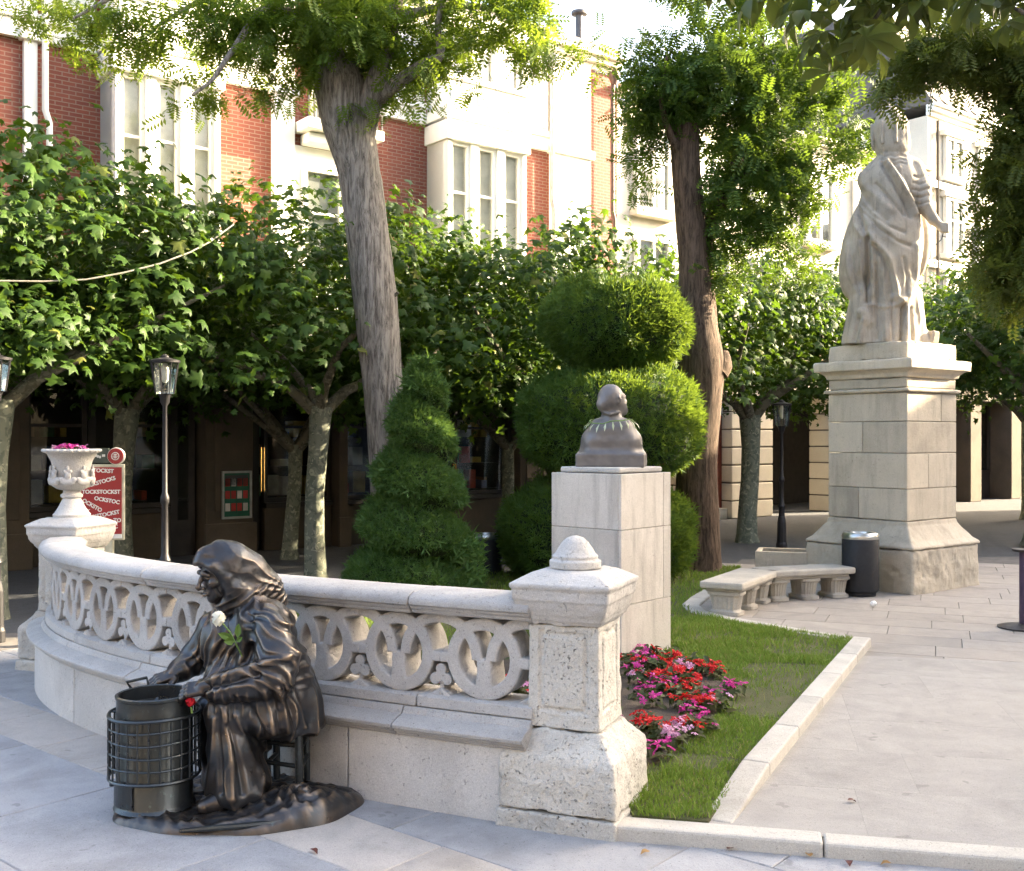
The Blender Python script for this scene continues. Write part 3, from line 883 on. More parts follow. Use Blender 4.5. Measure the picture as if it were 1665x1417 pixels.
# string course broken by the bays
bayspans = [(sx(163), sx(330)), (sx(694), sx(820))]
segs = [(SA, bayspans[0][0] - .07), (bayspans[0][1] + .07, sx(440) - .01), (sx(530), bayspans[1][0] - .07), (bayspans[1][1] + .07, sx(892) - .01)]
for a, b in segs:
    fpart('string_course', WHITE_PAINT, bl, a, b, 0.003, 0.09, BAND0, BAND1 - .1, 0.01)
    fpart('string_course', WHITE_PAINT, bl, a, b, 0.003, 0.14, BAND1 - .098, BAND1, 0.01)
bay(bl, *bayspans[0], 0.60, 3.3, 6.60, 3, 4.35, 6.30)
bay(bl, *bayspans[0], 0.58, 6.80, 8.28, 3, 7.25, 8.08)
bay(bl, *bayspans[1], 0.60, 3.3, 6.60, 3, 4.35, 6.30)
bay(bl, *bayspans[1], 0.58, 6.80, 8.28, 3, 7.25, 8.08)
# upper storey panels, white, beside the bays
for a, b in ((bayspans[1][1] + .08, sx(890) - .02), (sx(600), bayspans[1][0] - .08), (bayspans[0][1] + .08, sx(438)), (sx(70), bayspans[0][0] - .08), (SA, sx(34))):
    fpart('attic_panel', WHITE_PAINT, bl, a, b, 0.002, 0.05, BAND1 + .02, 8.26)
    for q in (0.12, 0.88):
        c = a + (b - a) * q; fpart('pilaster_strip', WHITE_PAINT, bl, c - .05, c + .05, 0.051, 0.10, BAND1 + .06, 8.2, 0.006)
# oval medallion on the attic panel by the drain pipe
c = (sx(838)); zc = fz(838, 165)
ringp = [FM @ Vector((c + 0.20 * math.cos(a), -0.075, zc + 0.27 * math.sin(a))) for a in np.linspace(0, 2 * math.pi, 33)[:-1]]
MB().tube(ringp, 0.045, 8, closed=True).build('oval_medallion', CREAM, bl, smooth=True)
# pilasters
for a, b, o in ((sx(36), sx(58), .10), (sx(440), sx(474), .12), (sx(892), sx(953), .13)):
    fpart('pilaster', WHITE_PAINT, bl, a, b, 0.002, o, 3.06, 8.27, 0.012)
    fpart('pilaster_capital', WHITE_PAINT, bl, a - .05, b + .05, 0.003, o + .06, BAND0 - .02, BAND0 + .14, 0.015)
# balcony and windows left of the honey locust's trunk
s0, s1 = sx(477), sx(600)
fpart('balcony_floor', WHITE_PAINT, bl, s0, s1, 0.002, .46, 6.10, 6.26, 0.02)
fpart('balcony_moulding', WHITE_PAINT, bl, s0 + .1, s1 - .1, 0.003, .30, 5.94, 6.097, 0.03)
for k in range(15):
    c = s0 + .03 + (s1 - s0 - .06) * k / 14
    fpart('baluster', BLACK_IRON, bl, c - .012, c + .012, .42, .444, 6.262, 6.92)
fpart('balcony_rail', BLACK_IRON, bl, s0, s1, .41, .454, 6.922, 6.96)
fpart('wall_panel', WHITE_PAINT, bl, s0, s1, 0.003, 0.03, 3.06, 5.935)
glazing(bl, s0 + .1, s0 + .75, 0.14, 4.0, 5.62, 1, 2)
glazing(bl, s0 + .8, s1 - .08, 0.14, 4.0, 5.62, 1, 2)
glazing(bl, s0 + .25, s1 - .3, 0.14, 6.27, 8.1, 2, 2)
# drain pipes
for px, mt in ((68, WHITE_PAINT), (888, plain('pipe_grey', (0.35, 0.34, 0.33), 0.5)), (986, plain('pipe_brown', (0.10, 0.055, 0.045), 0.5))):
    s = sx(px)
    pts = [FM @ Vector((s, -.20, 8.3)), FM @ Vector((s, -.16, 7.9)), FM @ Vector((s, -.16, 5.75)), FM @ Vector((s + .05, -.16, 5.6)), FM @ Vector((s + .05, -.16, 3.1))]
    MB().tube(pts, 0.04, 10).build('drain_pipe', mt, bl, smooth=True)
    MB().lathe([(0.05, 0), (0.11, .14), (0.11, .2)], pts[0] - Vector((0, 0, .25)), 10).build('pipe_hopper', mt, bl, smooth=True)
# chimney flue on the roof
s = sx(966)
MB().lathe([(.07, 8.75), (.07, 9.4), (.15, 9.42), (.15, 9.47), (.05, 9.5)], FM @ Vector((s, .4, 0)), 12).build('chimney', plain('flue', (.12, .11, .11), .5), bl, smooth=True)

# ground floor: piers, fascia, shop windows set back with goods behind the glass
fpart('fascia', SHOP_STONE, bl, SA, SB, -0.5, 0.02, 2.62, 3.048)
fpart('fascia_moulding', SHOP_STONE, bl, SA, SB, 0.021, 0.12, 2.90, 3.046, 0.015)
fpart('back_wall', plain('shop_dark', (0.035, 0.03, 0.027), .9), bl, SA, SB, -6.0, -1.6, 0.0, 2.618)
piers = [(-40, 48), (335, 412), (552, 566), (640, 656), (846, 900), (985, 1003)]
for a, b in piers:
    a, b = sx(a), sx(b)
    fpart('pier', SHOP_STONE, bl, a, b, -0.6, 0.0, 0.0, 2.617, 0.01)
    fpart('pier_base', SHOP_STONE, bl, a - .03, b + .03, 0.001, 0.06, 0.0, 0.45, 0.012)
    if b - a > .5: fpart('pier_panel', SHOP_STONE, bl, a + .12, b - .12, 0.001, 0.03, 0.62, 2.3, 0.012)
goods_cols = [(.55, .10, .06), (.62, .45, .10), (.50, .48, .42), (.10, .22, .14), (.16, .20, .35), (.35, .22, .14), (.60, .58, .52)]
goods_mats = [plain('goods_' + n, c, .6) for n, c in zip(('red', 'yellow', 'cream', 'green', 'blue', 'brown', 'white'), goods_cols)]
def shopfront(a, b, door=None):
    s0, s1 = sx(a), sx(b)
    fpart('stall_riser', SHOP_STONE, bl, s0, s1, -0.32, -0.20, 0.0, 0.62, 0.01)
    fpart('window_ledge', DARK_WOOD, bl, s0, s1, -0.34, -0.14, 0.622, 0.70, 0.01)
    glazing(bl, s0, s1, -0.22, 0.702, 2.617, max(1, round((s1 - s0) / 1.2)), 2, 0.06, DARK_WOOD, False)
    for zz in (0.78, 1.22, 1.66):
        sh = fpart('shelf', DARK_WOOD, bl, s0 + .05, s1 - .05, -1.1, -0.5, zz - .03, zz)
        s = s0 + .1
        while s < s1 - .2:
            w, hgt = random.uniform(.05, .22), random.uniform(.08, .34)
            fpart('goods', random.choice(goods_mats), sh, s, s + w, -.9, -.55 - random.random() * .15, zz + .001, zz + hgt)
            s += w + random.uniform(.01, .18)
shopfront(50, 150); shopfront(214, 286); shopfront(440, 550); shopfront(658, 844); shopfront(568, 638); shopfront(902, 983)
for a, b in ((152, 212), (288, 333), (414, 438)):
    s0, s1 = sx(a), sx(b)
    d = fpart('shop_door', DARK_WOOD, bl, s0 + .02, s1 - .02, -0.36, -0.30, 0.0, 2.3)
    fpart('door_pane', GLASS, d, s0 + .12, s1 - .12, -0.299, -0.29, 0.5, 2.15)
    fpart('transom', DARK_WOOD, bl, s0, s1, -0.40, -0.28, 2.302, 2.616)
for px, y0, y1 in ((430, 728, 800), (744, 755, 795)):      # gold tubes modelled in place of upright reflections on the shopfront
    s = sx(px)
    MB().tube([FM @ Vector((s, .12, fz(px, y1))), FM @ Vector((s, .12, fz(px, y0)))], 0.014, 8).build('gold_glint', GOLD_LIGHT, bl, smooth=True)
    MB().tube([FM @ Vector((s + .05, .12, fz(px, y1))), FM @ Vector((s + .05, .12, fz(px, y0)))], 0.010, 8).build('gold_glint', GOLD_LIGHT, bl, smooth=True)
# framed posters on the piers
def poster(name, a, b, ya, yb, label):
    s0, s1, z0, z1 = sx(a), sx(b), fz((a + b) / 2, yb), fz((a + b) / 2, ya)
    t = thing(name, label, 'poster', FM @ Vector(((s0 + s1) / 2, -.1, z0)))
    fpart('backing', plain('poster_green', (0.012, 0.10, 0.055), .4), t, s0 + .03, s1 - .03, .062, .072, z0 + .03, z1 - .03)
    mb = MB()
    FB(mb, s0, s1, .061, .10, z0, z0 + .029); FB(mb, s0, s1, .061, .10, z1 - .029, z1); FB(mb, s0, s0 + .029, .062, .10, z0 + .029, z1 - .029); FB(mb, s1 - .029, s1, .062, .10, z0 + .029, z1 - .029)
    mb.build('frame', plain('poster_frame', (.35, .36, .33), .4, .5), t)
    redm = plain('poster_red', (.42, .04, .03), .4)
    for r in range(3):
        for q in range(4):
            c = s0 + (s1 - s0) * (.2 + .2 * q); z = z0 + (z1 - z0) * (.16 + .26 * r)
            fpart('picture', redm if (r + q) % 3 else goods_mats[6], t, c - .035, c + .035, .0725, .076, z, z + .11)
    fpart('title_strip', plain('poster_dark', (.05, .05, .05), .4), t, s0 + .05, s1 - .05, .0725, .076, z1 - .2, z1 - .06)
poster('wall_poster', 357, 405, 766, 843, 'framed green and red poster on the shop pier above the bronze head')

# ---------- cream building further along (behind the second locust), then the mansard house
b2 = thing('cream_building', 'pale cream building with a red wooden door, behind the black lamp post', 'building', FM @ Vector((sx(1230), 0, 0)))
S2a, S2b = SB + .004, SCc
fpart('wall', CREAM, b2, S2a, S2b, -6, 0, 3.0, 7.9)
cornice(b2, S2a, S2b, 0, 7.902, CREAM)
fpart('string_course', CREAM, b2, S2a, S2b, 0.002, .12, 3.02, 3.3, 0.02)
nw = 6
for r, (z0, z1) in enumerate(((3.6, 5.4), (5.9, 7.5))):
    for k in range(nw):
        c = S2a + (S2b - S2a) * (k + .5) / nw
        glazing(b2, c - .45, c + .45, 0.12, z0, z1, 2, 2, .06)
        fpart('sill', CREAM, b2, c - .55, c + .55, 0.002, .2, z0 - .12, z0 - .002, 0.01)
fpart('lintel', CREAM, b2, S2a, S2b, -.7, 0.0, 2.55, 2.998)
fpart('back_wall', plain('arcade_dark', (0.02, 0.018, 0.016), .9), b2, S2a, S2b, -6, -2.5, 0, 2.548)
for a, b in ((1003, 1060), (1100, 1152), (1190, 1257), (1352, 1372), (1440, 1460)):     # rusticated piers
    a, b = max(sx(a), S2a), sx(b)
    nz_ = 7
    for r in range(nz_):
        fpart('pier_block', CREAM, b2, a, b, -.6, 0.0, 2.546 * r / nz_ + .012, 2.546 * (r + 1) / nz_ - .012, 0.02)
    fpart('pier_core', SHOP_STONE, b2, a + .02, b - .02, -.58, -.03, 0, 2.547)
for a, b in ((1062, 1098), (1154, 1189)):
    s0, s1 = sx(a), sx(b)
    d = fpart('door', RED_WOOD, b2, s0, s1, -.35, -.25, .22, 2.1)
    for z0, z1 in ((.32, .75), (.85, 1.95)): fpart('door_panel', RED_WOOD, d, s0 + .1, s1 - .1, -.249, -.225, z0, z1, 0.01)
    fpart('door_step', CREAM, b2, s0, s1, -.5, -.1, 0, .218, 0.01)
    glazing(b2, s0, s1, -.22, 2.104, 2.545, 3, 1, .05)
b3 = thing('mansard_house', 'pale sunlit house with a diamond slate mansard roof, right of the stone king', 'building', FM @ Vector((sx(1560), 0, 0)))
S3a, S3b = SCc + .004, sx(1505) + 16
fpart('wall', CREAM, b3, S3a, S3b, -6, 0.05, 3.05, 9.5)
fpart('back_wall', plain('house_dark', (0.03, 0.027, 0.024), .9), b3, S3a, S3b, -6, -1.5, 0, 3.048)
fpart('lintel', SHOP_STONE, b3, S3a, S3b, -1.0, 0.0, 2.6, 3.047)  # dark stone puts the trees' shade into this ground floor's colour
for k in range(8):
    fpart('pier', SHOP_STONE, b3, S3a + k * 2.1, S3a + k * 2.1 + .55, -1.0, -.002, 0, 2.598, .02)
    fpart('window_board', DARK_WOOD, b3, S3a + k * 2.1 + .56, S3a + k * 2.1 + 2.09, -.7, -.6, 0, .7)
    if k < 7: glazing(b3, S3a + k * 2.1 + .56, S3a + k * 2.1 + 2.09, -.58, .702, 2.59, 2, 1, .07, DARK_WOOD, False)
cornice(b3, S3a, S3b, 0.05, 9.502, WHITE_PAINT)
for k in range(9):
    c = S3a + 1.1 + k * 1.65
    for z0, z1 in ((3.9, 5.6), (6.2, 7.6), (8.1, 9.1)):
        glazing(b3, c - .42, c + .42, 0.16, z0, z1, 2, 2, .07)
        fpart('window_surround', WHITE_PAINT, b3, c - .56, c + .56, 0.052, .22, z1 + .002, z1 + .14, 0.01)
        fpart('sill', WHITE_PAINT, b3, c - .56, c + .56, 0.052, .24, z0 - .12, z0 - .002, 0.01)
for z in (3.2, 5.9, 7.85): fpart('string_course', WHITE_PAINT, b3, S3a, S3b, 0.051, .16, z - .1, z + .08, 0.01)
MB().tube([FM @ Vector((S3a + .3, -.14, 9.4)), FM @ Vector((S3a + .3, -.14, .2))], .04, 8).build('drain_pipe', SHOP_STONE, b3, smooth=True)
# mansard: a steep slope hung with diamond slates, each its own piece
mz0, mz1, mo0, mo1 = 9.775, 12.6, .2, -1.5
roof = MB().add([FM @ Vector(p) for p in ((S3a, -mo0, mz0), (S3b, -mo0, mz0), (S3b, -mo1, mz1), (S3a, -mo1, mz1), (S3a, 5.9, mz0), (S3b, 5.9, mz0), (S3b, 5.9, mz1), (S3a, 5.9, mz1))],
                [(0, 1, 2, 3), (4, 7, 6, 5), (3, 2, 6, 7), (0, 3, 7, 4), (1, 5, 6, 2), (0, 4, 5, 1)]).build('mansard_roof', plain('slate_bed', (.12, .11, .10), .8), b3)
SLATE = plain('slate', (.24, .215, .19), .7, 0, .2, 2)
slx = Vector((0, mo0 - mo1, mz1 - mz0)); sll = slx.length
sd = FM.to_3x3() @ slx.normalized(); sxd = U2; sn = sxd.cross(sd).normalized()
if sn.y > 0: sn = -sn
slate_me = None
hw = .23
for r in range(0, int(sll / hw)):
    for k in range(int(7.0 / (2 * hw))):
        c = S3a + .3 + (2 * k + (r % 2)) * hw
        o = FM @ Vector((c, -mo0, mz0)) + sd * (hw * (r + 1.0)) + sn * .012
        if slate_me is None:
            pts = [(-hw * .97, 0), (0, -hw * .97), (hw * .97, 0), (0, hw * .97)]
            v = [sxd * a + sd * b + sn * (0.0 if b >= 0 else .012) for a, b in pts] + [sxd * a + sd * b + sn * (.012 if b >= 0 else .028) for a, b in pts]
            slate_me = bpy.data.meshes.new('slate')
            slate_me.from_pydata([tuple(q) for q in v], [], [(0, 1, 2, 3)[::-1], (4, 5, 6, 7), (0, 1, 5, 4), (1, 2, 6, 5), (2, 3, 7, 6), (3, 0, 4, 7)])
            slate_me.materials.append(SLATE)
        link('slate', slate_me, roof, o)

# ---------- unseen buildings added off to the right, shaped to shade the square
def shade_building(name, label, r, t0, t1, hgt, dep, mat):
    a = R(SUN_AZ); e1 = Vector((math.cos(a), math.sin(a), 0)); e2 = Vector((-math.sin(a), math.cos(a), 0))
    M = frame_M(e1 * r + e2 * t0, e2)
    t = thing(name, label, 'building', e1 * r + e2 * t0)
    L = t1 - t0
    w = MB().box((0, -dep, 0), (L, 0, hgt), M).build('wall', mat, t)
    MB().box((-.2, -dep - .2, hgt + .001), (L + .2, .25, hgt + .22), M).build('cornice', WHITE_PAINT, t, bevel=.02)
    for fl in range(int(hgt // 3)):
        for k in range(int(L // 2.4)):
            x = 1.2 + k * 2.4
            wn_ = MB().box((x - .5, .001, fl * 3 + .9), (x + .5, .05, fl * 3 + 2.5), M).build('window', WHITE_PAINT, t)
            MB().box((x - .42, .0505, fl * 3 + .98), (x + .42, .056, fl * 3 + 2.42), M).build('pane', plain('side_pane', (.08, .09, .10), .08) if 'side_pane' not in bpy.data.materials else bpy.data.materials['side_pane'], wn_)
    return t
shade_building('tall_shade_building', 'tall unseen cream building added beyond the right edge to shade the street', 24.0, -16, 8.8, 12.4, 8, CREAM)
def back_building():  # unseen block added to keep low sky light off the shopfronts
    t = thing('sky_block_building', 'long unseen building added behind the camera to block low sky light', 'building', (0, -13, 0))
    BRN = stone('brown_render', (.30, .25, .19), (.26, .21, .16), (.18, .15, .12), .5, .1, .15)
    MB().box((-30, -22, 0), (20, -13, 11), None).build('wall', BRN, t)
    MB().box((-30.2, -22.2, 11.001), (20.2, -12.7, 11.3), None).build('cornice', CREAM, t)
    for fl in range(3):
        for k in range(18):
            x = -27 + k * 2.6
            w_ = MB().box((x - .5, -12.999, fl * 3.4 + 1.0), (x + .5, -12.94, fl * 3.4 + 2.8)).build('window', WHITE_PAINT, t)
            MB().box((x - .42, -12.9395, fl * 3.4 + 1.08), (x + .42, -12.93, fl * 3.4 + 2.72)).build('pane', bpy.data.materials['side_pane'], w_)
shade_building('low_shade_building', 'lower unseen cream building added beyond the right edge to shade the plaza, next to the tall one', 24.2, 8.95, 20.0, 8.2, 8, SHOP_STONE)
back_building()
# ================================================================== BRONZE CHESTNUT SELLER
def px_of(v):
    """picture column and row of world points, used to lay drapery lines on a modelled surface"""
    return CX + FPX * v[:, 0] / v[:, 1], HY + FPX * (EYE - v[:, 2]) / v[:, 1]
def seg_dist(x, y, line):
    d = np.full(len(x), 1e9, np.float32)
    for (ax, ay), (bx, by) in zip(line[:-1], line[1:]):
        dx, dy = bx - ax, by - ay
        t = np.clip(((x - ax) * dx + (y - ay) * dy) / (dx * dx + dy * dy + 1e-9), 0, 1)
        d = np.minimum(d, np.hypot(x - ax - t * dx, y - ay - t * dy))
    return d
def drape(v, f, lines, scale):
    """raise (+) or press in (-) folds along lines on the side that faces the street"""
    n = normals_of(v, f)
    x, y = px_of(v)
    facing = np.clip(-n[:, 1] * 1.6 + 0.2, 0, 1)
    dsp = np.zeros(len(v), np.float32)
    for line, amp, w in lines:
        d = seg_dist(x, y, line)
        m = d < 3.2 * w
        dsp[m] += amp * np.exp(-(d[m] / w) ** 2) * scale
    return v + n * (dsp * facing)[:, None]
def ridge(t):           # rounded crests with tight valleys
    return 1 - np.abs(np.sin(t)) ** 0.8 * 1.0

sculpt = thing('bronze_sculpture', 'dark bronze sculpture of a seated old woman in a headscarf roasting chestnuts', 'sculpture', (-1.23, 4.72, PZ))
BZ = PZ + 0.045
def W(px, py, Y): return np.array(at(px, py, Y), np.float32)

def body():
    f = Field((-1.66, 4.42, BZ - 0.01), (-0.80, 5.16, 1.02), 0.0056)
    # trunk, bent a little over the stove
    f.chain([W(452, 1155, 4.86), W(436, 1085, 4.85), W(424, 1025, 4.85), W(408, 985, 4.84)], [.17, .160, .135, .075], .04)
    f.add(ell(W(436, 1022, 4.85), (.112, .145, .115)), .04)
    # near shoulder and upper arm under the shawl
    f.chain([W(424, 1008, 4.76), W(440, 1030, 4.68), W(452, 1070, 4.63), W(446, 1100, 4.60)], [.072, .080, .088, .080], .04)
    # far shoulder, arm reaching down to the stove
    f.chain([W(385, 1000, 4.95), W(352, 1022, 5.0), W(318, 1072, 5.0), W(296, 1088, 4.95), W(282, 1098, 4.91)], [.07, .082, .068, .052, .042], .03)
    f.add(ell(W(362, 1045, 4.88), (.10, .12, .14)), .04)
    f.add(ell(W(372, 1095, 4.84), (.10, .13, .09)), .04)
    # near forearm, wide sleeve
    f.chain([W(446, 1100, 4.60), W(400, 1112, 4.575), W(362, 1118, 4.58), W(342, 1121, 4.60)], [.085, .070, .060, .047], .03)
    # lap and knees
    f.chain([W(440, 1155, 4.76), W(405, 1150, 4.69), W(364, 1160, 4.645)], [.125, .110, .078], .04)
    f.chain([W(430, 1155, 4.95), W(390, 1148, 4.92), W(346, 1156, 4.87)], [.125, .105, .078], .04)
    # skirt falling from the knees
    f.chain([W(364, 1160, 4.645), W(373, 1220, 4.63), W(384, 1285, 4.63)], [.076, .088, .120], .03)
    f.chain([W(346, 1156, 4.87), W(352, 1220, 4.86), W(362, 1290, 4.84)], [.074, .080, .100], .03)
    f.add(ell(W(392, 1215, 4.78), (.10, .17, .16)), .05)
    f.add(ell(W(408, 1268, 4.72), (.085, .15, .09)), .04)
    # cloak spread over the chair
    f.chain([W(458, 1090, 4.78), W(470, 1140, 4.80), W(474, 1178, 4.80)], [.122, .130, .135], .04)
    f.chain([W(468, 1080, 4.90), W(488, 1130, 4.92), W(500, 1170, 4.93)], [.09, .085, .080], .05)
    f.chain([W(440, 1120, 4.66), W(446, 1170, 4.64)], [.07, .085], .05)
    f.cut(rbox((-0.80, 4.8, 0.17), (0.275, 0.5, 0.175), 0.0, (0, -6, 0)), .012)
    f.cut(rbox((-1.2, 4.8, BZ - 0.2 + 0.012), (0.8, 0.6, 0.2)), .01)
    v, q = f.mesh()
    v = smooth_verts(v, q, 1)
    n = normals_of(v, q)
    x, y, z = v.T
    nz = fbm(v * 5.0, 5, 2)
    nf = fbm(v * 16.0, 8, 2)
    sm = lambda a, b, t: np.clip((t - a) / (b - a), 0, 1) ** 2 * (3 - 2 * np.clip((t - a) / (b - a), 0, 1))
    # skirt: long folds that deepen to the hem
    th = np.arctan2(y - 4.76, x + 1.20)
    ws = sm(.48, .30, z) * sm(-1.0, -1.06, x)
    d = ws * (.004 + .016 * sm(.42, .10, z)) * (ridge(4.5 * th + 1.3 * nz + .4) - .45)
    # cloak behind the arm: hanging pleats
    wc = sm(-1.16, -1.04, x) * sm(.66, .52, z) * sm(.30, .34, z)
    th2 = np.arctan2(y - 4.90, x + 1.16)
    d += wc * (.006 + .022 * sm(.60, .36, z)) * (ridge(7.0 * th2 + 1.6 * nz) - .4)
    # shawl: long sweeping folds round back and arm, and crossed over the breast
    wsh = sm(.52, .60, z)
    dirn = x * .42 + z * 1.0 + .15 * y + .05 * nz
    d += wsh * sm(-1.22, -1.10, x) * .009 * (ridge(dirn * math.pi / .047 + .8 * nz) - .45)
    dir2 = x * .95 - z * .35 + .06 * nz
    d += wsh * sm(-1.16, -1.24, x) * .009 * (ridge(dir2 * math.pi / .045 + 1.0 * nz) - .45)
    # sleeve wrinkles
    wsl = sm(.60, .56, z) * sm(.44, .47, z) * sm(4.68, 4.62, y) * sm(-1.05, -1.12, x)
    d += wsl * .007 * (ridge(x * math.pi / .035 + nz * 1.5) - .4)
    d += .0018 * nf
    v = v + n * d[:, None]
    L = [  # drapery lines: (polyline, height, width)
        ([(452, 1150), (470, 1105), (486, 1060)], .010, 5), ([(330, 1108), (372, 1098), (420, 1082), (470, 1068)], .020, 6), ([(335, 1120), (372, 1111), (420, 1098)], -.016, 5),
        ([(345, 990), (352, 1030), (345, 1075)], .008, 5), ([(372, 985), (378, 1040), (365, 1085)], .010, 5), ([(392, 990), (400, 1040), (392, 1078)], .012, 6), ([(406, 1000), (412, 1045), (400, 1076)], -.014, 5),
        ([(362, 1150), (375, 1210), (378, 1300)], .016, 6), ([(350, 1170), (345, 1230), (335, 1290)], .010, 5), ([(385, 1165), (405, 1220), (432, 1272)], .014, 6), ([(370, 1180), (388, 1240), (395, 1290)], -.013, 5),
        ([(352, 1165), (358, 1230), (360, 1290)], -.012, 4), ([(405, 1150), (425, 1185), (428, 1195)], -.014, 5),
        ([(430, 1125), (440, 1160), (444, 1192)], .012, 4), ([(452, 1120), (462, 1155), (468, 1190)], .012, 4), ([(470, 1110), (484, 1150), (495, 1182)], .012, 4), ([(441, 1125), (452, 1160), (456, 1190)], -.010, 3), ([(461, 1115), (473, 1155), (482, 1188)], -.010, 3),
        ([(300, 1080), (308, 1092), (306, 1104)], .006, 4), ([(316, 1062), (326, 1080), (322, 1096)], .008, 4), ([(430, 990), (456, 1000), (474, 1016)], .008, 4), ([(420, 1004), (452, 1016), (480, 1036)], -.008, 4)]
    v = drape(v, q, L, 1.0)
    return smooth_verts(v, q, 1, .35), q
v, q = body()
figure = np_obj('figure', v, q, BRONZE, sculpt)

# head: local axes forward, her left (towards the street), up
HC = W(361, 934, 4.83)
hf = Vector((-0.80, -0.54, -0.20)).normalized(); hl = hf.cross(Vector((0, 0, 1))).normalized()
if hl.y > 0: hl = -hl
hu = hl.cross(hf); hu = hu if hu.z > 0 else -hu
HR = np.array([tuple(hf), tuple(hl), tuple(hu)], np.float32)
def head():
    f = Field((-0.13, -0.12, -0.17), (0.15, 0.12, 0.15), 0.0035)
    f.add(ell((-.005, 0, .01), (.098, .078, .118)), .02)
    f.add(ell((.038, 0, -.066), (.058, .050, .060)), .03)
    f.add(ell((.070, 0, -.104), (.021, .022, .020)), .02)
    f.add(cone((-.03, 0, -.08), (-.05, 0, -.16), .05, .06), .03)
    for s in (-1, 1):
        f.add(ell((.062, .046 * s, -.022), (.026, .022, .022)), .016)
        f.cut(ell((.098, .032 * s, .006), (.017, .018, .013)), .012)
        f.add(ell((.0775, .031 * s, .005), (.010, .013, .0085)), .003)
        f.chain([(.092, .016 * s, .027), (.095, .034 * s, .033), (.080, .056 * s, .022)], [.0085, .010, .007], .012)
        f.chain([(.086, .020 * s, .004), (.0905, .032 * s, .0125), (.082, .046 * s, .004)], [.0028, .0034, .003], .004)
        f.add(ell((.106, .011 * s, -.040), (.010, .008, .008)), .008)
        f.chain([(.098, .018 * s, -.040), (.088, .036 * s, -.066), (.072, .040 * s, -.090)], [.004, .004, .003], .004, cut=True)
        f.chain([(.060, .052 * s, -.045), (.045, .050 * s, -.085)], [.006, .004], .008, cut=True)
    f.chain([(.092, 0, .028), (.106, 0, .002), (.126, 0, -.030), (.124, 0, -.038)], [.009, .009, .0112, .0100], .010)
    f.add(ell((.094, 0, -.068), (.016, .026, .013)), .012)
    f.chain([(.099, -.022, -.0665), (.111, 0, -.0645), (.099, .022, -.0665)], [.0028, .003, .0028], .003, cut=True)
    f.chain([(.101, -.016, -.074), (.107, 0, -.076), (.101, .016, -.074)], [.004, .006, .004], .006)
    f.cut(ell((.104, 0, -.088), (.010, .022, .006)), .008)
    for k in range(3): f.chain([(.094 - .006 * k, -.04, .048 + .012 * k), (.100 - .006 * k, 0, .050 + .012 * k), (.094 - .006 * k, .04, .048 + .012 * k)], [.002] * 3, .004, cut=True)
    v, q = f.mesh()
    return smooth_verts(v, q, 1, .3), q
def to_head(v): return ((v * .93) @ HR + HC).astype(np.float32)
v, q = head()
np_obj('head', to_head(v), q, BRONZE, figure)
def scarf():
    f = Field((-0.36, -0.20, -0.30), (0.16, 0.20, 0.18), 0.0048)
    f.add(ell((-.030, 0, .020), (.122, .104, .132)), .02)
    f.chain([(.0, 0, .115), (.06, 0, .105), (.098, 0, .080)], [.05, .042, .030], .03)
    for s in (-1, 1):
        f.chain([(.090, .02 * s, .086), (.058, .072 * s, .060), (.008, .092 * s, -.01), (-.002, .084 * s, -.085), (.022, .03 * s, -.150)], [.024, .022, .020, .022, .026], .018)
        f.chain([(-.03, .07 * s, -.06), (-.06, .08 * s, -.14)], [.05, .06], .03)
    f.add(cone((.01, 0, -.135), (-.06, 0, -.19), .055, .09), .04)
    f.chain([(-.06, 0, .035), (-.13, 0, -.03), (-.20, 0, -.125), (-.235, 0, -.20)], [.098, .088, .072, .06], .05)
    f.add(ell((-.12, 0, -.13), (.11, .115, .10)), .05)
    f.chain([(-.20, -.05, -.12), (-.262, -.03, -.155)], [.02, .016], .02)
    f.cut(ell((.100, 0, -.030), (.100, .082, .106)), .012)
    v, q = f.mesh()
    n = normals_of(v, q)
    nz = fbm(v * 9, 21, 2)
    # folds run back from the brow and down to the knot
    th = np.arctan2(v[:, 2] + .16, v[:, 0] + .30)
    back = np.clip((.055 - v[:, 0]) / .08, 0, 1)
    d = back * .0055 * (ridge(th * 11 + nz * 1.1) - .45)
    low = np.clip((-.06 - v[:, 2]) / .06, 0, 1)
    d += low * .0065 * (ridge((v[:, 2] * .9 + v[:, 0] * .45) * math.pi / .034 + nz) - .45)
    d += .001 * fbm(v * 40, 2, 2)
    v = v + n * d[:, None]
    return smooth_verts(v, q, 1, .35), q
v, q = scarf()
np_obj('headscarf', to_head(v), q, BRONZE, figure)

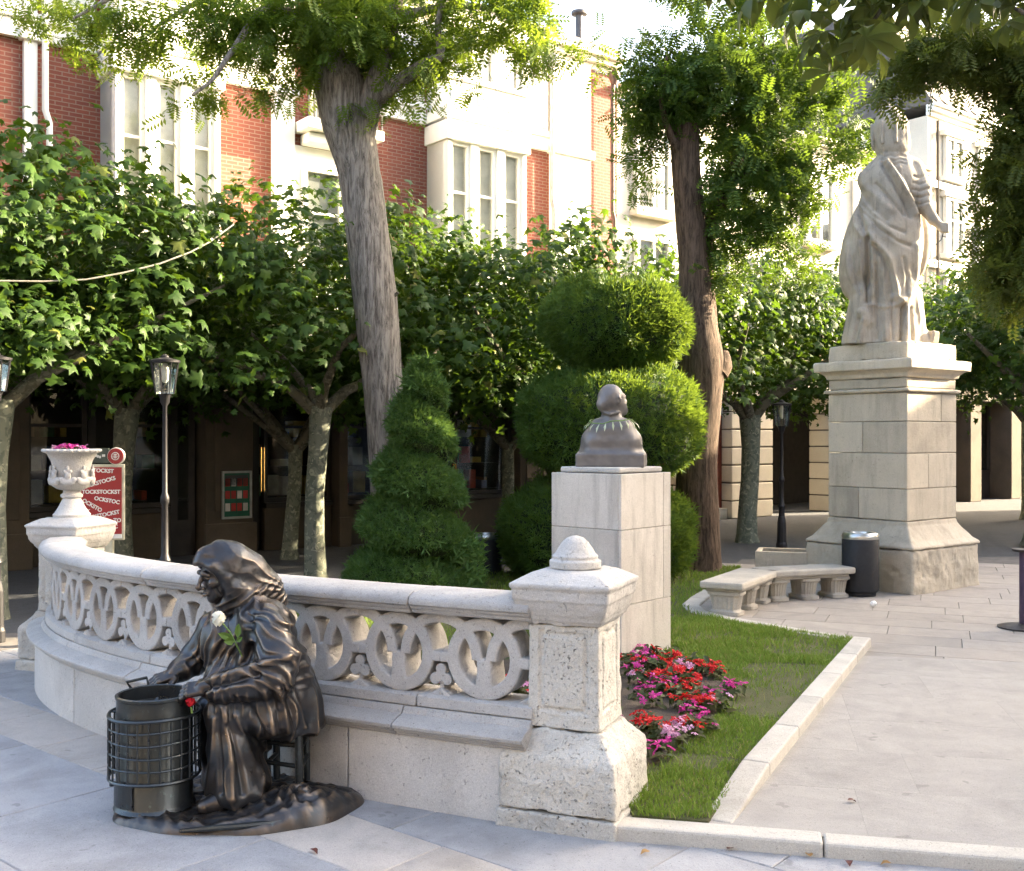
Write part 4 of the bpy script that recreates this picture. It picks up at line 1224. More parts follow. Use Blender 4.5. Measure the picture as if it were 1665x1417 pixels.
def hand(wrist, fwd, back, side, curl, seed=0):
    """palm, four curled fingers of unequal length, thumb from the side of the palm; back = direction of the back of the hand"""
    f = Field((-0.03, -0.06, -0.08), (0.19, 0.07, 0.05), 0.003)
    f.chain([(-.025, 0, 0), (.02, 0, 0)], [.028, .027], .01)
    f.add(rbox((.048, 0, 0), (.042, .038, .0145), .012), .012)
    for k, (yy, ln) in enumerate(((.028, .068), (.0095, .076), (-.0095, .072), (-.027, .058))):
        p = np.array((.084, yy, .002)); a = R(10 + curl * .35); pts = [p]; ang = a
        for j, fr in enumerate((.42, .32, .26)):
            p = p + np.array((math.cos(ang), .06 * yy / .03, -math.sin(ang))) * ln * fr * 1.18
            pts.append(p); ang += R(curl * (.9 if j == 0 else .7) + 6 * (k % 2))
        f.chain(pts, [.0105, .0098, .0088, .0072], .006)
        f.add(ell((.084, yy, .008), (.011, .009, .009)), .006)
    f.chain([(.012, side * .030, -.006), (.044, side * .052, -.020), (.070, side * .050, -.036), (.090, side * .040, -.044)], [.015, .0125, .0108, .008], .008)
    v, q = f.mesh()
    v = smooth_verts(v, q, 1, .3)
    F_ = Vector(fwd).normalized(); B_ = Vector(back); B_ = (B_ - F_ * B_.dot(F_)).normalized(); Y_ = B_.cross(F_)
    M = np.array([tuple(F_), tuple(Y_), tuple(B_)], np.float32)
    return (v @ M + np.array(wrist, np.float32)).astype(np.float32), q
wr = W(336, 1117, 4.575); v, q = hand(wr, (-.95, .10, -.20), (-.15, -.62, .75), -1, 36)
np_obj('hand', v, q, BRONZE, figure)
wr = W(286, 1095, 4.905); v, q = hand(wr, (-.85, -.42, -.28), (-.3, -.55, .8), 1, 40)
np_obj('hand', v, q, BRONZE, figure)
# cuffs
MB().tube([W(345, 1121, 4.60) + np.array((0, .048 * math.cos(a), .048 * math.sin(a)), np.float32) + np.array((.01 * math.sin(a), 0, 0), np.float32) for a in np.linspace(0, 2 * math.pi, 25)[:-1]], .006, 6, closed=True).build('cuff', BRONZE, figure, smooth=True)
# shoe
f = Field((-1.50, 4.44, BZ - .01), (-1.18, 4.72, BZ + .12), .005)
f.chain([W(385, 1300, 4.60), W(352, 1306, 4.575), W(333, 1312, 4.55)], [.045, .043, .034], .02)
f.cut(rbox((-1.3, 4.6, BZ - .2), (.5, .5, .197)), .004)
v, q = f.mesh(); np_obj('shoe', v, q, BRONZE, figure)

# base: an uneven cast mound with curling scrolls on its right
def base():
    cx, cy = -1.225, 4.745
    nr, na = 54, 170
    v = []; f = []
    for i in range(nr + 1):
        t = i / nr
        for k in range(na):
            a = 2 * math.pi * k / na
            rx = .545 * (1 + .03 * math.sin(3 * a + 1) + .02 * math.sin(7 * a))
            ry = .375 * (1 + .04 * math.sin(2 * a + 2) + .02 * math.sin(9 * a))
            v.append((cx + rx * t * math.cos(a), cy + ry * t * math.sin(a), t))
    v = np.array(v, np.float32); t = v[:, 2].copy()
    x, y = v[:, 0], v[:, 1]
    edge = np.clip((1 - t) / .10, 0, 1) ** .5
    z = .044 * edge + .009 * fbm(np.stack([x * 16, y * 16, 0 * x], 1), 4, 4) * edge + .010 * edge * (ridge(np.hypot(x + 1.2, (y - 4.5) * 1.5) * 38 + 2.5 * fbm(np.stack([x * 7, y * 7, 0 * x], 1), 14, 3)) - .5)
    mx, my = -.915, 4.60
    m = np.exp(-(((x - mx) / .20) ** 2 + ((y - my) / .17) ** 2))
    r_ = np.hypot(x - mx - .02, y - my) ; a_ = np.arctan2(y - my, x - mx - .02)
    z += m * (.085 + .030 * (ridge(r_ * 55 - a_ * 1.0 + 1.5 * fbm(np.stack([x * 9, y * 9, 0 * x], 1), 6, 2)) - .5)) * edge
    z += .008 * edge * (ridge(x * 24 + 3 * vnoise(np.stack([x * 6, y * 9, 0 * x], 1), 3)) - .5) * np.clip((4.62 - y) / .1, 0, 1)
    v[:, 2] = PZ + np.maximum(z, 0) * (t < .999)
    for i in range(nr):
        for k in range(na):
            a, b = i * na + k, i * na + (k + 1) % na
            f.append((a, a + na, b + na, b))
    return v, np.array(f)
v, q = base()
np_obj('base', v, q, BRONZE, sculpt)
# drapery edge lying on the base front
MB().tube([(-1.36, 4.385, PZ + .02), (-1.25, 4.378, PZ + .032), (-1.10, 4.40, PZ + .036), (-.96, 4.45, PZ + .034), (-.80, 4.56, PZ + .02)], [.008, .012, .013, .012, .006], 8).build('base_fold', DARK_BRONZE, sculpt, smooth=True)

# roasting stove: drum, rim, inner pan, handle, wire cage, stoking door
ST = Vector((-1.552, 4.66, BZ - .012)); SR = .160
stove = MB().lathe([(SR + .004, 0), (SR + .012, .006), (SR + .004, .018), (SR, .024), (SR, .425), (SR - .002, .433), (SR - .002, .472), (SR + .004, .476), (SR + .004, .486), (SR - .006, .490), (SR - .012, .486), (SR - .014, .43), (.02, .42)], ST, 48).build('stove', DARK_BRONZE, sculpt, smooth=True)
MB().tube([ST + Vector((-.135 - .0, .09, .484)), ST + Vector((-.150, .075, .516)), ST + Vector((-.085, .145, .520)), ST + Vector((-.075, .14, .486))], .007, 8).build('handle', DARK_BRONZE, stove, smooth=True)
for k, z in enumerate((.140, .196, .250, .304, .356, .405)):
    rr = SR + .030
    pts = [ST + Vector((rr * math.cos(a), rr * math.sin(a), z + .002 * math.sin(3 * a + k))) for a in np.linspace(0, 2 * math.pi, 49)[:-1]]
    MB().tube(pts, .0072 if k in (0, 5) else .0042, 6, closed=True).build('cage_ring', DARK_BRONZE, stove, smooth=True)
for k in range(26):
    a = 2 * math.pi * (k + .3) / 26; rr = SR + .030
    p = Vector((rr * math.cos(a), rr * math.sin(a), 0))
    MB().tube([ST + p + Vector((0, 0, .140)), ST + p + Vector((0, 0, .405))], .0042, 6).build('cage_wire', DARK_BRONZE, stove, smooth=True)
for k in range(6):      # spacers from drum to cage
    a = 2 * math.pi * k / 6
    for z in (.140, .405):
        c = Vector((math.cos(a), math.sin(a), 0))
        MB().tube([ST + c * (SR - .005) + Vector((0, 0, z)), ST + c * (SR + .03) + Vector((0, 0, z))], .005, 6).build('spacer', DARK_BRONZE, stove)
da = np.linspace(R(-152), R(-104), 9)
mb = MB()
vv = []
for a in da:
    for rr in (SR + .001, SR + .009):
        for z in (.03, .128): vv.append(ST + Vector((rr * math.cos(a), rr * math.sin(a), z)))
ff = []
for i in range(8):
    b = i * 4
    ff += [(b + 2, b + 6, b + 7, b + 3), (b + 3, b + 7, b + 5, b + 1), (b + 0, b + 4, b + 6, b + 2)]
ff += [(0, 2, 3, 1), (32, 33, 35, 34)]
fixnorm(mb.add(vv, ff).build('stove_door', DARK_BRONZE, stove))
MB().lathe([(.002, 0), (.012, .004), (.012, .016), (.004, .022)], ST + Vector((-.178, -.02, .085)), 10).build('door_knob', DARK_BRONZE, stove, smooth=True)
for k in range(16):
    a, r_ = random.random() * 6.28, random.random() ** .5 * .13
    MB().lathe([(.003, 0), (.014, .006), (.016, .014), (.008, .024), (.001, .028)], ST + Vector((r_ * math.cos(a), r_ * math.sin(a), .418)), 8).build('chestnut', DARK_BRONZE, stove, smooth=True)

# chair under the cloak
ch = link('chair', None, sculpt, (-1.0, 4.78, BZ))
legs = [W(487, 1278, 4.73), W(428, 1290, 4.80), W(450, 1262, 5.0), W(500, 1250, 4.98)]
tops = [np.array((p[0] - .005, p[1], .385)) for p in legs]
for a, b in zip(legs, tops):
    a = a.copy(); a[2] = BZ - .005
    MB().tube([a, b], [.017, .018], 8).build('leg', DARK_BRONZE, ch, smooth=True)
for (i, j), zs in (((0, 1), (.20, .29)), ((0, 3), (.18, .27)), ((1, 2), (.18, .27)), ((2, 3), (.22, .31))):
    for z in zs:
        a, b = legs[i].copy(), legs[j].copy(); a[2] = z; b[2] = z
        MB().tube([a, b], .0105, 8).build('rung', DARK_BRONZE, ch, smooth=True)
MB().prism([(p[0] * 1.0, p[1]) for p in (legs[0] + np.array((.03, -.03, 0)), legs[1] + np.array((-.03, -.03, 0)), legs[2] + np.array((-.03, .03, 0)), legs[3] + np.array((.03, .03, 0)))], .384, .41).build('seat', DARK_BRONZE, ch)

# white rose laid on her arm, red flower tucked behind the cage
STEM = plain('flower_stem', (.16, .26, .06), .6); RLEAF = leafmat('rose_leaf', (.16, .27, .06), (.20, .33, .09), (.30, .45, .10), .3)
def petal_ball(c, r, mat, name, parent, n=22, seed=1):
    rnd = random.Random(seed)
    mb = MB()
    for k in range(n):
        a, e = rnd.random() * 6.28, rnd.uniform(-.6, 1.4)
        d = Vector((math.cos(a) * math.cos(e), math.sin(a) * math.cos(e), math.sin(e)))
        t1 = d.orthogonal().normalized(); t2 = d.cross(t1)
        o = Vector(c) + d * r * rnd.uniform(.45, .85); s = r * rnd.uniform(.45, .65)
        mb.add([o - t1 * s - t2 * s * .7, o + t1 * s - t2 * s * .7 , o + t1 * s * .9 + t2 * s + d * s * .3, o - t1 * s * .9 + t2 * s + d * s * .3, o + d * s * .35], [(0, 1, 4), (1, 2, 4), (2, 3, 4), (3, 0, 4)])
    return mb.build(name, mat, parent, smooth=True)
rose = thing('white_rose', 'white rose with green leaves stuck in the bronze woman\'s shawl', 'flower', W(395, 1066, 4.70))
rp = [W(394, 1068, 4.705), W(384, 1048, 4.69), W(374, 1028, 4.685), W(362, 1014, 4.685)]
MB().tube(rp, .0035, 6).build('stem', STEM, rose, smooth=True)
ROSE_W = leafmat('rose_petal', (.82, .80, .66), (.86, .85, .74), (.80, .80, .62), .25)
petal_ball(W(356, 1007, 4.685), .030, ROSE_W, 'blossom', rose, 30, 3)
for (x0, y0), (x1, y1), w in (((380, 1040), (354, 1030), .018), ((382, 1042), (364, 1044), .02), ((386, 1038), (388, 1014), .016), ((384, 1044), (394, 1036), .012)):
    a, b = Vector(W(x0, y0, 4.685)), Vector(W(x1, y1, 4.675)); d = b - a; s = Vector((-d.z, 0.2 * d.length, d.x)).normalized() * w
    m1, m2 = a + d * .35, a + d * .7
    MB().add([a, m1 + s, m2 + s * .8, b, m2 - s * .8, m1 - s, m1 + Vector((0, .008, 0)), m2 + Vector((0, .008, 0))], [(0, 1, 6), (1, 2, 7, 6), (2, 3, 7), (3, 4, 7), (4, 5, 6, 7), (5, 0, 6)]).build('leaf', RLEAF, rose, smooth=True)
redf = thing('red_carnation', 'red carnation tucked between the stove cage and the bronze hand', 'flower', W(312, 1165, 4.58))
MB().tube([W(312, 1160, 4.57), W(311, 1150, 4.57)], .004, 6).build('stem', STEM, redf)
petal_ball(W(310, 1142, 4.565), .019, leafmat('red_petal', (.50, .012, .02), (.60, .02, .03), (.6, .02, .02), .2), 'blossom', redf, 26, 5)

# ================================================================== BUST ON ITS PILLAR
BT = R(41.5); BCr = Vector(((1010 - CX) / FPX * 7.5, 7.5, 0)); BW = .63
ba, bb = Vector((-math.cos(BT), math.sin(BT), 0)), Vector((math.sin(BT), math.cos(BT), 0))
BM = Matrix(((bb.x, ba.x, 0, BCr.x), (bb.y, ba.y, 0, BCr.y), (0, 0, 1, 0), (0, 0, 0, 1)))       # x along the right face, y along the left face
BTOP = 1.395
bp = thing('bust_pillar', 'square pale stone pillar under the dark bust, on the lawn', 'pillar', BM @ Vector((BW / 2, BW / 2, 0.08)))
MB().box((.03, .03, .08), (BW - .03, BW - .03, BTOP - .002), BM).build('core', SHOP_STONE, bp)
def bpl(lo, hi, nm='cladding_slab'): MB().box(lo, hi, BM).build(nm, SMOOTH_STONE, bp, bevel=.004)
zc = [.08, .47, 1.0, BTOP]
for i in range(3):
    z0, z1 = zc[i] + .0015, zc[i + 1] - .0015
    bpl((.0, .026, z0), (.028, BW, z1))                     # left face
    xs = [(0.0, BW)] if i == 0 else [(0.0, BW - .10), (BW - .098, BW)]
    for a, b in xs: bpl((a, 0, z0), (b - .001, .024, z1))    # right face
    bpl((BW - .028, .0265, z0), (BW, BW, z1)); bpl((.03, BW - .026, z0), (BW - .03, BW, z1))
MB().box((.045, .045, BTOP + .001), (BW - .045, BW - .045, BTOP + .042), BM).build('top_slab', WHITE_STONE, bp, bevel=.012)
BC = BM @ Vector((BW / 2, BW / 2, 0)); BZ0 = BTOP + .0425
def bust():
    f = Field((-.32, -.22, -.01), (.32, .24, .72), .0085)
    f.add(rbox((0, 0, .045), (.252, .135, .052), .008), .004)
    f.chain([(-.190, 0, .09), (-.150, 0, .20), (-.095, .0, .295)], [.055, .065, .06], .04)
    f.chain([(.190, 0, .09), (.150, 0, .20), (.095, .0, .295)], [.055, .065, .06], .04)
    f.add(rbox((0, 0, .15), (.19, .11, .08), .05), .05)
    f.add(rbox((0, 0, .23), (.14, .10, .07), .05), .05)
    f.add(ell((0, -.005, .27), (.13, .095, .075)), .05)
    f.chain([(0, -.005, .27), (0, .01, .40)], [.085, .072], .03)
    # head looking away, to the right
    hx = Vector((.42, .90, 0)); 
    f.add(ell((-.006, .004, .502), (.098, .092, .108)), .02)
    f.add(ell((.048, .045, .452), (.060, .056, .066)), .03)
    f.add(ell((.082, .070, .412), (.034, .032, .036)), .025)
    f.chain([(.072, .060, .535), (.086, .070, .520)], [.016, .014], .014)
    f.add(cone((.086, .070, .512), (.100, .080, .480), .010, .013), .014)
    f.add(ell((-.055, -.045, .455), (.05, .05, .05)), .03)
    for s in (-1, 1):
        c = np.array((.004, .010, .488)) + np.array((.62, -.78, 0)) * .092 * s
        f.add(ell(c, (.022, .018, .034)), .006); f.cut(ell(c + np.array((.62, -.78, 0)) * .012 * s, (.010, .010, .018)), .004)
    f.chain([(-.06, -.06, .40), (.0, -.085, .385), (.07, -.05, .40)], [.010] * 3, .012)
    v, q = f.mesh()
    v = smooth_verts(v, q, 2)
    v = v + normals_of(v, q) * (.0016 * fbm(v * 30, 3, 2))[:, None]
    return v, q
v, q = bust()
bth = thing('bust', 'dark metal bust seen from behind, with a leaf garland on its shoulders', 'bust', (BC.x, BC.y, BZ0))
v = put(v, (BC.x, BC.y, BZ0), R(-12)); np_obj('figure', v, q, BUST_METAL, bth)
gl = thing('leaf_garland', 'string of pale green pointed leaves draped round the shoulders of the bust', 'garland', (BC.x, BC.y, BZ0 + .30))
GLEAF = leafmat('garland_leaf', (.42, .48, .30), (.55, .60, .42), (.4, .5, .2), .2)
gp = []
for a in np.linspace(0, 2 * math.pi, 41)[:-1]:
    gp.append(Vector((BC.x + .16 * math.cos(a), BC.y + .105 * math.sin(a), BZ0 + .29)))
# rest the string on the shoulders: lift it to the modelled surface
bv = v
for i, p in enumerate(gp):
    dd = np.hypot(bv[:, 0] - p.x, bv[:, 1] - p.y); m = dd < .02
    zz_ = bv[m, 2][bv[m, 2] < BZ0 + .36] if m.any() else []
    if len(zz_): gp[i].z = max(float(zz_.max()) + .004, BZ0 + .25)
MB().tube(gp, .004, 6, closed=True).build('string', STEM, gl)
for i in range(0, 40, 2):
    p = gp[i]; a = 2 * math.pi * i / 40
    o = Vector((math.cos(a), math.sin(a), 0)); tl = Vector((-math.sin(a), math.cos(a), 0)) * .009
    L = random.uniform(.055, .085); tip = p + o * (.035 + random.random() * .02) + Vector((0, 0, -L))
    md = (p + tip) / 2 + o * .012
    MB().add([p, md + tl, tip, md - tl, md + o * .004], [(0, 1, 4), (1, 2, 4), (2, 3, 4), (3, 0, 4)]).build('leaf', GLEAF, gl, smooth=True)

# ================================================================== STONE KING ON HIS PEDESTAL
PC = G(1485, 968, LV); pu = U2.copy(); pl_ = Vector((-U2.y, U2.x, 0)); PS = 1.30
PMx = Matrix(((pu.x, pl_.x, 0, PC.x), (pu.y, pl_.y, 0, PC.y), (0, 0, 1, 0), (0, 0, 0, 1)))
PCen = PMx @ Vector((PS / 2, PS / 2, 0))
def pz(py): return EYE - (py - HY) / FPX * (PC.y + .12)
ped = thing('statue_pedestal', 'tall square pedestal of warm stone blocks under the stone king', 'pedestal', (PCen.x, PCen.y, LV))
prz = math.atan2(U2.y, U2.x)
def sq(name, prof, seed, h=.013, nz=.006, rd=.01, mat=None):
    v, f = square_stack(prof, h, nz, 7, seed, rd)
    np_obj(name, put(v, (PCen.x, PCen.y, 0), prz), f, mat or SAND_STONE, ped)
zb1, zb2 = pz(895) + .0, pz(850)
H2 = PS / 2
sh = .475
sq('plinth', [(H2, LV - .02), (H2 - .005, zb1 - .01), (H2 - .015, zb1)], 41, nz=.012, rd=.03)
sq('plinth_moulding', [(H2 + .0, zb1 + .003), (H2 + .004, zb1 + .03), (H2 - .05, zb1 + .07), (H2 - .08, zb1 + .11), (sh + .012, zb2 - .05), (sh + .004, zb2 - .003)], 43)
zs_ = [zb2, pz(797), pz(738), pz(685), pz(637)]
splits = [(.60, .45), (.42, .70), (.55, .35), (.68, .55)]
for i in range(4):
    z0, z1 = zs_[i] + .002, zs_[i + 1] - .002
    a, b = splits[i]; o = H2 - sh; w = 2 * sh
    for (x0, x1, y0, y1) in ((0, a, 0, 1), (a, 1, 0, b), (a, 1, b, 1)) if i % 2 else ((0, 1, 0, a), (0, b, a, 1), (b, 1, a, 1)):
        g = .003
        bx_ = MB().box((o + x0 * w + g * (x0 > 0), o + y0 * w + g * (y0 > 0), z0), (o + x1 * w, o + y1 * w, z1), PMx).build('block', SAND_STONE, ped, bevel=.009)
zk = [pz(637), pz(622), pz(605), pz(600), pz(590), pz(584), pz(574)]
sq('neck_moulding', [(sh + .004, zk[0] + .001), (sh + .035, zk[0] + .012), (sh + .04, zk[0] + .03), (sh + .03, zk[0] + .045), (sh + .004, zk[0] + .05)], 45, .010, .003)
sq('frieze', [(sh - .004, zk[0] + .052), (sh - .004, zk[1] + .06)], 46, .012, .003)
ztop = pz(581)
sq('cornice', [(sh + .004, zk[1] + .062), (sh + .02, zk[1] + .075), (sh + .03, zk[1] + .11), (sh + .065, zk[1] + .14), (sh + .08, zk[1] + .15), (sh + .112, zk[1] + .152), (sh + .118, ztop - .02), (sh + .11, ztop)], 47, .011, .004)
zt2 = EYE + (HY - 553) / FPX * (PC.y + .2)
sq('top_block', [(sh + .004, ztop + .002), (sh + .002, zt2)], 48, .013, .008, .015)
SY = PCen.y - .05
def S(px, py, dY=0.0): return np.array(at(px, py, SY + dY), np.float32)
def king():
    z0 = zt2 - .01
    f = Field((3.50, SY - .62, z0), (5.0, SY + .62, 5.35), .0110)
    f.add(ell(S(1440, 395), (.40, .30, .62)), .08)
    f.add(ell(S(1452, 310), (.33, .25, .40)), .08)
    f.chain([S(1412, 292), S(1448, 268), S(1484, 276)], [.12, .15, .12], .06)
    f.chain([S(1443, 430), S(1445, 490), S(1442, 562)], [.30, .27, .34], .06)
    f.chain([S(1405, 480, -.05), S(1400, 560, -.05)], [.14, .20], .05)
    f.chain([S(1480, 480, -.02), S(1488, 560, -.02)], [.12, .15], .05)
    f.add(ell(S(1392, 420, .05), (.17, .22, .46), (0, 8, 0)), .06)
    f.chain([S(1412, 525, -.2), S(1400, 508, -.2)], [.06, .05], .03)
    # head, hair and tall crown
    f.chain([S(1450, 268), S(1452, 250)], [.09, .09], .03)
    f.add(ell(S(1452, 238, .02), (.125, .14, .16)), .03)
    f.add(ell(S(1452, 256, -.02), (.155, .13, .08)), .03)
    f.chain([S(1451, 238, 0), S(1448, 208, 0)], [.185, .185], .012)
    f.chain([S(1447, 205, 0), S(1444, 188, 0), S(1443, 178, 0)], [.165, .11, .04], .04)
    for k in range(8):
        a = 2 * math.pi * k / 8; o = np.array((math.cos(a) * .19, math.sin(a) * .19, 0), np.float32)
        f.add(cone(S(1447, 238) + o, S(1445, 204) + o * .98, .018, .022), .012)
    # right arm held out, in banded armour
    f.chain([S(1486, 275, -.05), S(1500, 305, -.12), S(1503, 335, -.16), S(1518, 358, -.18), S(1528, 367, -.18)], [.11, .092, .074, .056, .044], .02)
    for t in (.25, .5, .75, 1.0):
        p = S(1488, 275, -.05) * (1 - t) + S(1503, 335, -.16) * t
        f.add(ell(p, (.105 - .02 * t, .105 - .02 * t, .016), (0, 8, 0)), .006)
    f.add(ell(S(1534, 370, -.18), (.062, .055, .052)), .02)
    for k in range(4):
        f.chain([S(1530, 364 + k * 4, -.21), S(1540, 365 + k * 4, -.225), S(1543, 370 + k * 3, -.18)], [.018, .018, .015], .006)
    # cloak panel beyond the arm
    f.add(ell(S(1497, 400, .10), (.10, .10, .34), (0, 4, 0)), .03)
    f.chain([S(1497, 545, .0), S(1503, 560, -.05)], [.09, .10], .04)
    f.add(rbox(S(1512, 553, -.05), (.055, .10, .10), .02, (0, 8, 20)), .02)
    f.cut(rbox((4.2, SY, z0 - .5), (1.5, 1.5, .512)), .005)
    v, q = f.mesh(); v = smooth_verts(v, q, 1)
    n = normals_of(v, q)
    x, y, z = v.T
    th = np.arctan2(y - SY, x - S(1443, 500)[0])
    low = np.clip((zt2 + 1.1 - z) / .8, 0, 1)
    v = v + n * ((.02 * low * (ridge(5 * th + fbm(v * 2.5, 3, 2)) - .45)) + .006 * fbm(v * 7, 5, 3))[:, None]
    L = [([(1443, 262), (1462, 290), (1478, 322), (1487, 348)], .060, 5), ([(1436, 270), (1455, 298), (1472, 330), (1480, 352)], -.05, 4), ([(1450, 262), (1472, 292), (1488, 330)], -.04, 4),
         ([(1405, 300), (1425, 320), (1450, 342)], .035, 7), ([(1400, 318), (1420, 340), (1440, 358)], -.03, 5), ([(1392, 335), (1402, 372), (1412, 388)], -.06, 5), ([(1384, 330), (1392, 368), (1404, 384)], .04, 6),
         ([(1411, 385), (1412, 430), (1411, 490)], -.075, 4), ([(1418, 385), (1419, 430), (1418, 480)], .04, 5), ([(1412, 382), (1432, 404), (1446, 422), (1452, 450), (1458, 482), (1466, 490)], .055, 6), ([(1420, 400), (1436, 416), (1446, 440), (1452, 475)], -.05, 4),
         ([(1466, 490), (1480, 478), (1490, 452), (1490, 400)], .035, 5), ([(1468, 496), (1467, 530), (1466, 556)], -.06, 3.5), ([(1474, 500), (1473, 556)], .03, 4), ([(1425, 350), (1440, 372), (1455, 390)], .03, 7),
         ([(1396, 520), (1388, 556)], -.04, 4), ([(1404, 520), (1398, 556)], .03, 4), ([(1380, 400), (1378, 430), (1392, 470)], .03, 6)]
    L += [([(1462, 272), (1474, 300), (1484, 330)], .03, 2.5), ([(1398, 330), (1420, 352), (1446, 368), (1470, 378)], -.028, 3), ([(1404, 345), (1430, 372), (1458, 392), (1480, 400)], -.030, 3), ([(1425, 300), (1448, 325), (1470, 350)], -.03, 3),
          ([(1380, 380), (1384, 430), (1398, 475)], -.03, 3), ([(1398, 395), (1400, 440), (1406, 485)], .025, 3), ([(1425, 430), (1428, 480), (1426, 550)], -.03, 3), ([(1436, 440), (1440, 500), (1440, 552)], .025, 3.5), ([(1450, 490), (1452, 552)], -.03, 2.5), ([(1470, 420), (1476, 450), (1474, 480)], -.03, 3), ([(1482, 500), (1484, 552)], -.03, 2.5), ([(1412, 495), (1440, 500), (1466, 494)], .02, 3)]
    for yy in (252, 258, 264): L.append(([(1432, yy), (1440, yy + 3), (1448, yy), (1456, yy + 3), (1464, yy), (1472, yy + 2)], -.022, 2))
    for k_ in range(5): L.append(([(1486 - k_, 286 + 11 * k_), (1496, 289 + 11 * k_), (1510, 284 + 11 * k_)], -.022, 1.6))
    v = drape(v, q, L, .78)
    return smooth_verts(v, q, 1, .2), q
v, q = king()
kg = thing('stone_king', 'weathered pale stone statue of a crowned king in a cloak, seen from behind', 'statue', (PCen.x, PCen.y, zt2))
np_obj('figure', v, q, STATUE_STONE, kg)
hp = Vector(S(1535, 375, -.18))
MB().tube([hp, hp + Vector((-.03, .0, -.10)), hp + Vector((-.10, 0, -.16))], .005, 5).build('wire', BLACK_IRON, kg)
MB().tube([hp + Vector((-.02, 0, -.06)), hp + Vector((.06, 0, -.08))], .004, 5).build('wire', BLACK_IRON, kg)

# ================================================================== STREET FURNITURE
def lamp_post(loc, ztop, rw, label, sc=1.0):
    x, y, z = loc
    t = thing('street_lamp', label, 'street lamp', loc, 'black cast iron lamp posts')
    lh = rw * 2.25
    zl = ztop - lh * 1.28
    MB().lathe([(rw * .62, z), (rw * .62, z + .10), (rw * .52, z + .13), (rw * .48, z + .42), (rw * .36, z + .50)], (x, y, 0), 12).build('foot', BLACK_IRON, t, bevel=.006)
    prof = [(rw * .34, z + .501), (rw * .30, z + .62), (rw * .42, z + .65), (rw * .26, z + .70), (rw * .22, z + (zl - z) * .55), (rw * .32, z + (zl - z) * .56), (rw * .32, z + (zl - z) * .58), (rw * .19, z + (zl - z) * .60), (rw * .16, zl - .10), (rw * .32, zl - .07), (rw * .36, zl - .03), (rw * .50, zl)]
    MB().lathe(prof, (x, y, 0), 14).build('column', BLACK_IRON, t, smooth=True)
    MB().lathe([(rw * .62, zl + .001), (rw * .66, zl + .02), (rw * .9, zl + lh * .92), (rw * .97, zl + lh)], (x, y, 0), 8).build('lantern_glass', LANTERN_GLASS, t)
    for k in range(8):
        a = 2 * math.pi * k / 8
        MB().tube([(x + rw * .67 * math.cos(a), y + rw * .67 * math.sin(a), zl), (x + rw * 1.0 * math.cos(a), y + rw * 1.0 * math.sin(a), zl + lh)], .006, 5).build('lantern_bar', BLACK_IRON, t)
    MB().lathe([(rw * 1.06, zl + lh + .001), (rw * 1.08, zl + lh + .02), (rw * .5, zl + lh * 1.14), (rw * .28, zl + lh * 1.18), (rw * .28, zl + lh * 1.22), (rw * .06, zl + lh * 1.28)], (x, y, 0), 16).build('lantern_cap', BLACK_IRON, t, smooth=True)
    MB().lathe([(.012, zl + lh * .35), (.03, zl + lh * .45), (.035, zl + lh * .75), (.02, zl + lh * .98)], (x, y, 0), 10).build('bulb', WHITE_PAINT, t, smooth=True)
L1 = at(268, 0, 8.75); L1.z = 0; lamp_post(L1, at(0, 576, L1.y).z, .113, 'black lamp post left of the bronze woman\'s head')
L2 = G(1271, 896); lamp_post(L2, at(0, 650, L2.y).z, .135, 'black lamp post standing left of the king\'s pedestal')
L3 = at(-6, 900, 8.6); L3.z = 0; lamp_post(L3, at(0, 572, 8.6).z, .11, 'lamp post cut off by the left picture edge')

def litter_bin(loc, r, h, label):
    x, y, z = loc
    t = thing('litter_bin', label, 'litter bin', loc, 'black litter bins')
    MB().lathe([(r * .82, z), (r * .84, z + .03), (r * .97, z + .05), (r, z + .09), (r, z + h * .88), (r * .97, z + h * .90)], (x, y, 0), 40).build('body', BIN_BLACK, t, smooth=True)
    MB().lathe([(r * .99, z + h * .901), (r * 1.02, z + h * .92), (r * 1.0, z + h * .965), (r * .90, z + h), (r * .62, z + h * 1.0), (r * .55, z + h * .94), (.01, z + h * .93)], (x, y, 0), 40).build('steel_lid', STEEL, t, smooth=True)
b1 = at(1399, 963, 10.75); litter_bin((b1.x, b1.y, LV), .18, EYE - (866 - HY) / FPX * 10.75 - LV, 'black litter bin with steel lid in front of the king\'s pedestal')
b2_ = G(789, 945, .0); litter_bin((b2_.x, b2_.y, 0), .19, EYE - (868 - HY) / FPX * b2_.y, 'black litter bin beside the spiral topiary')

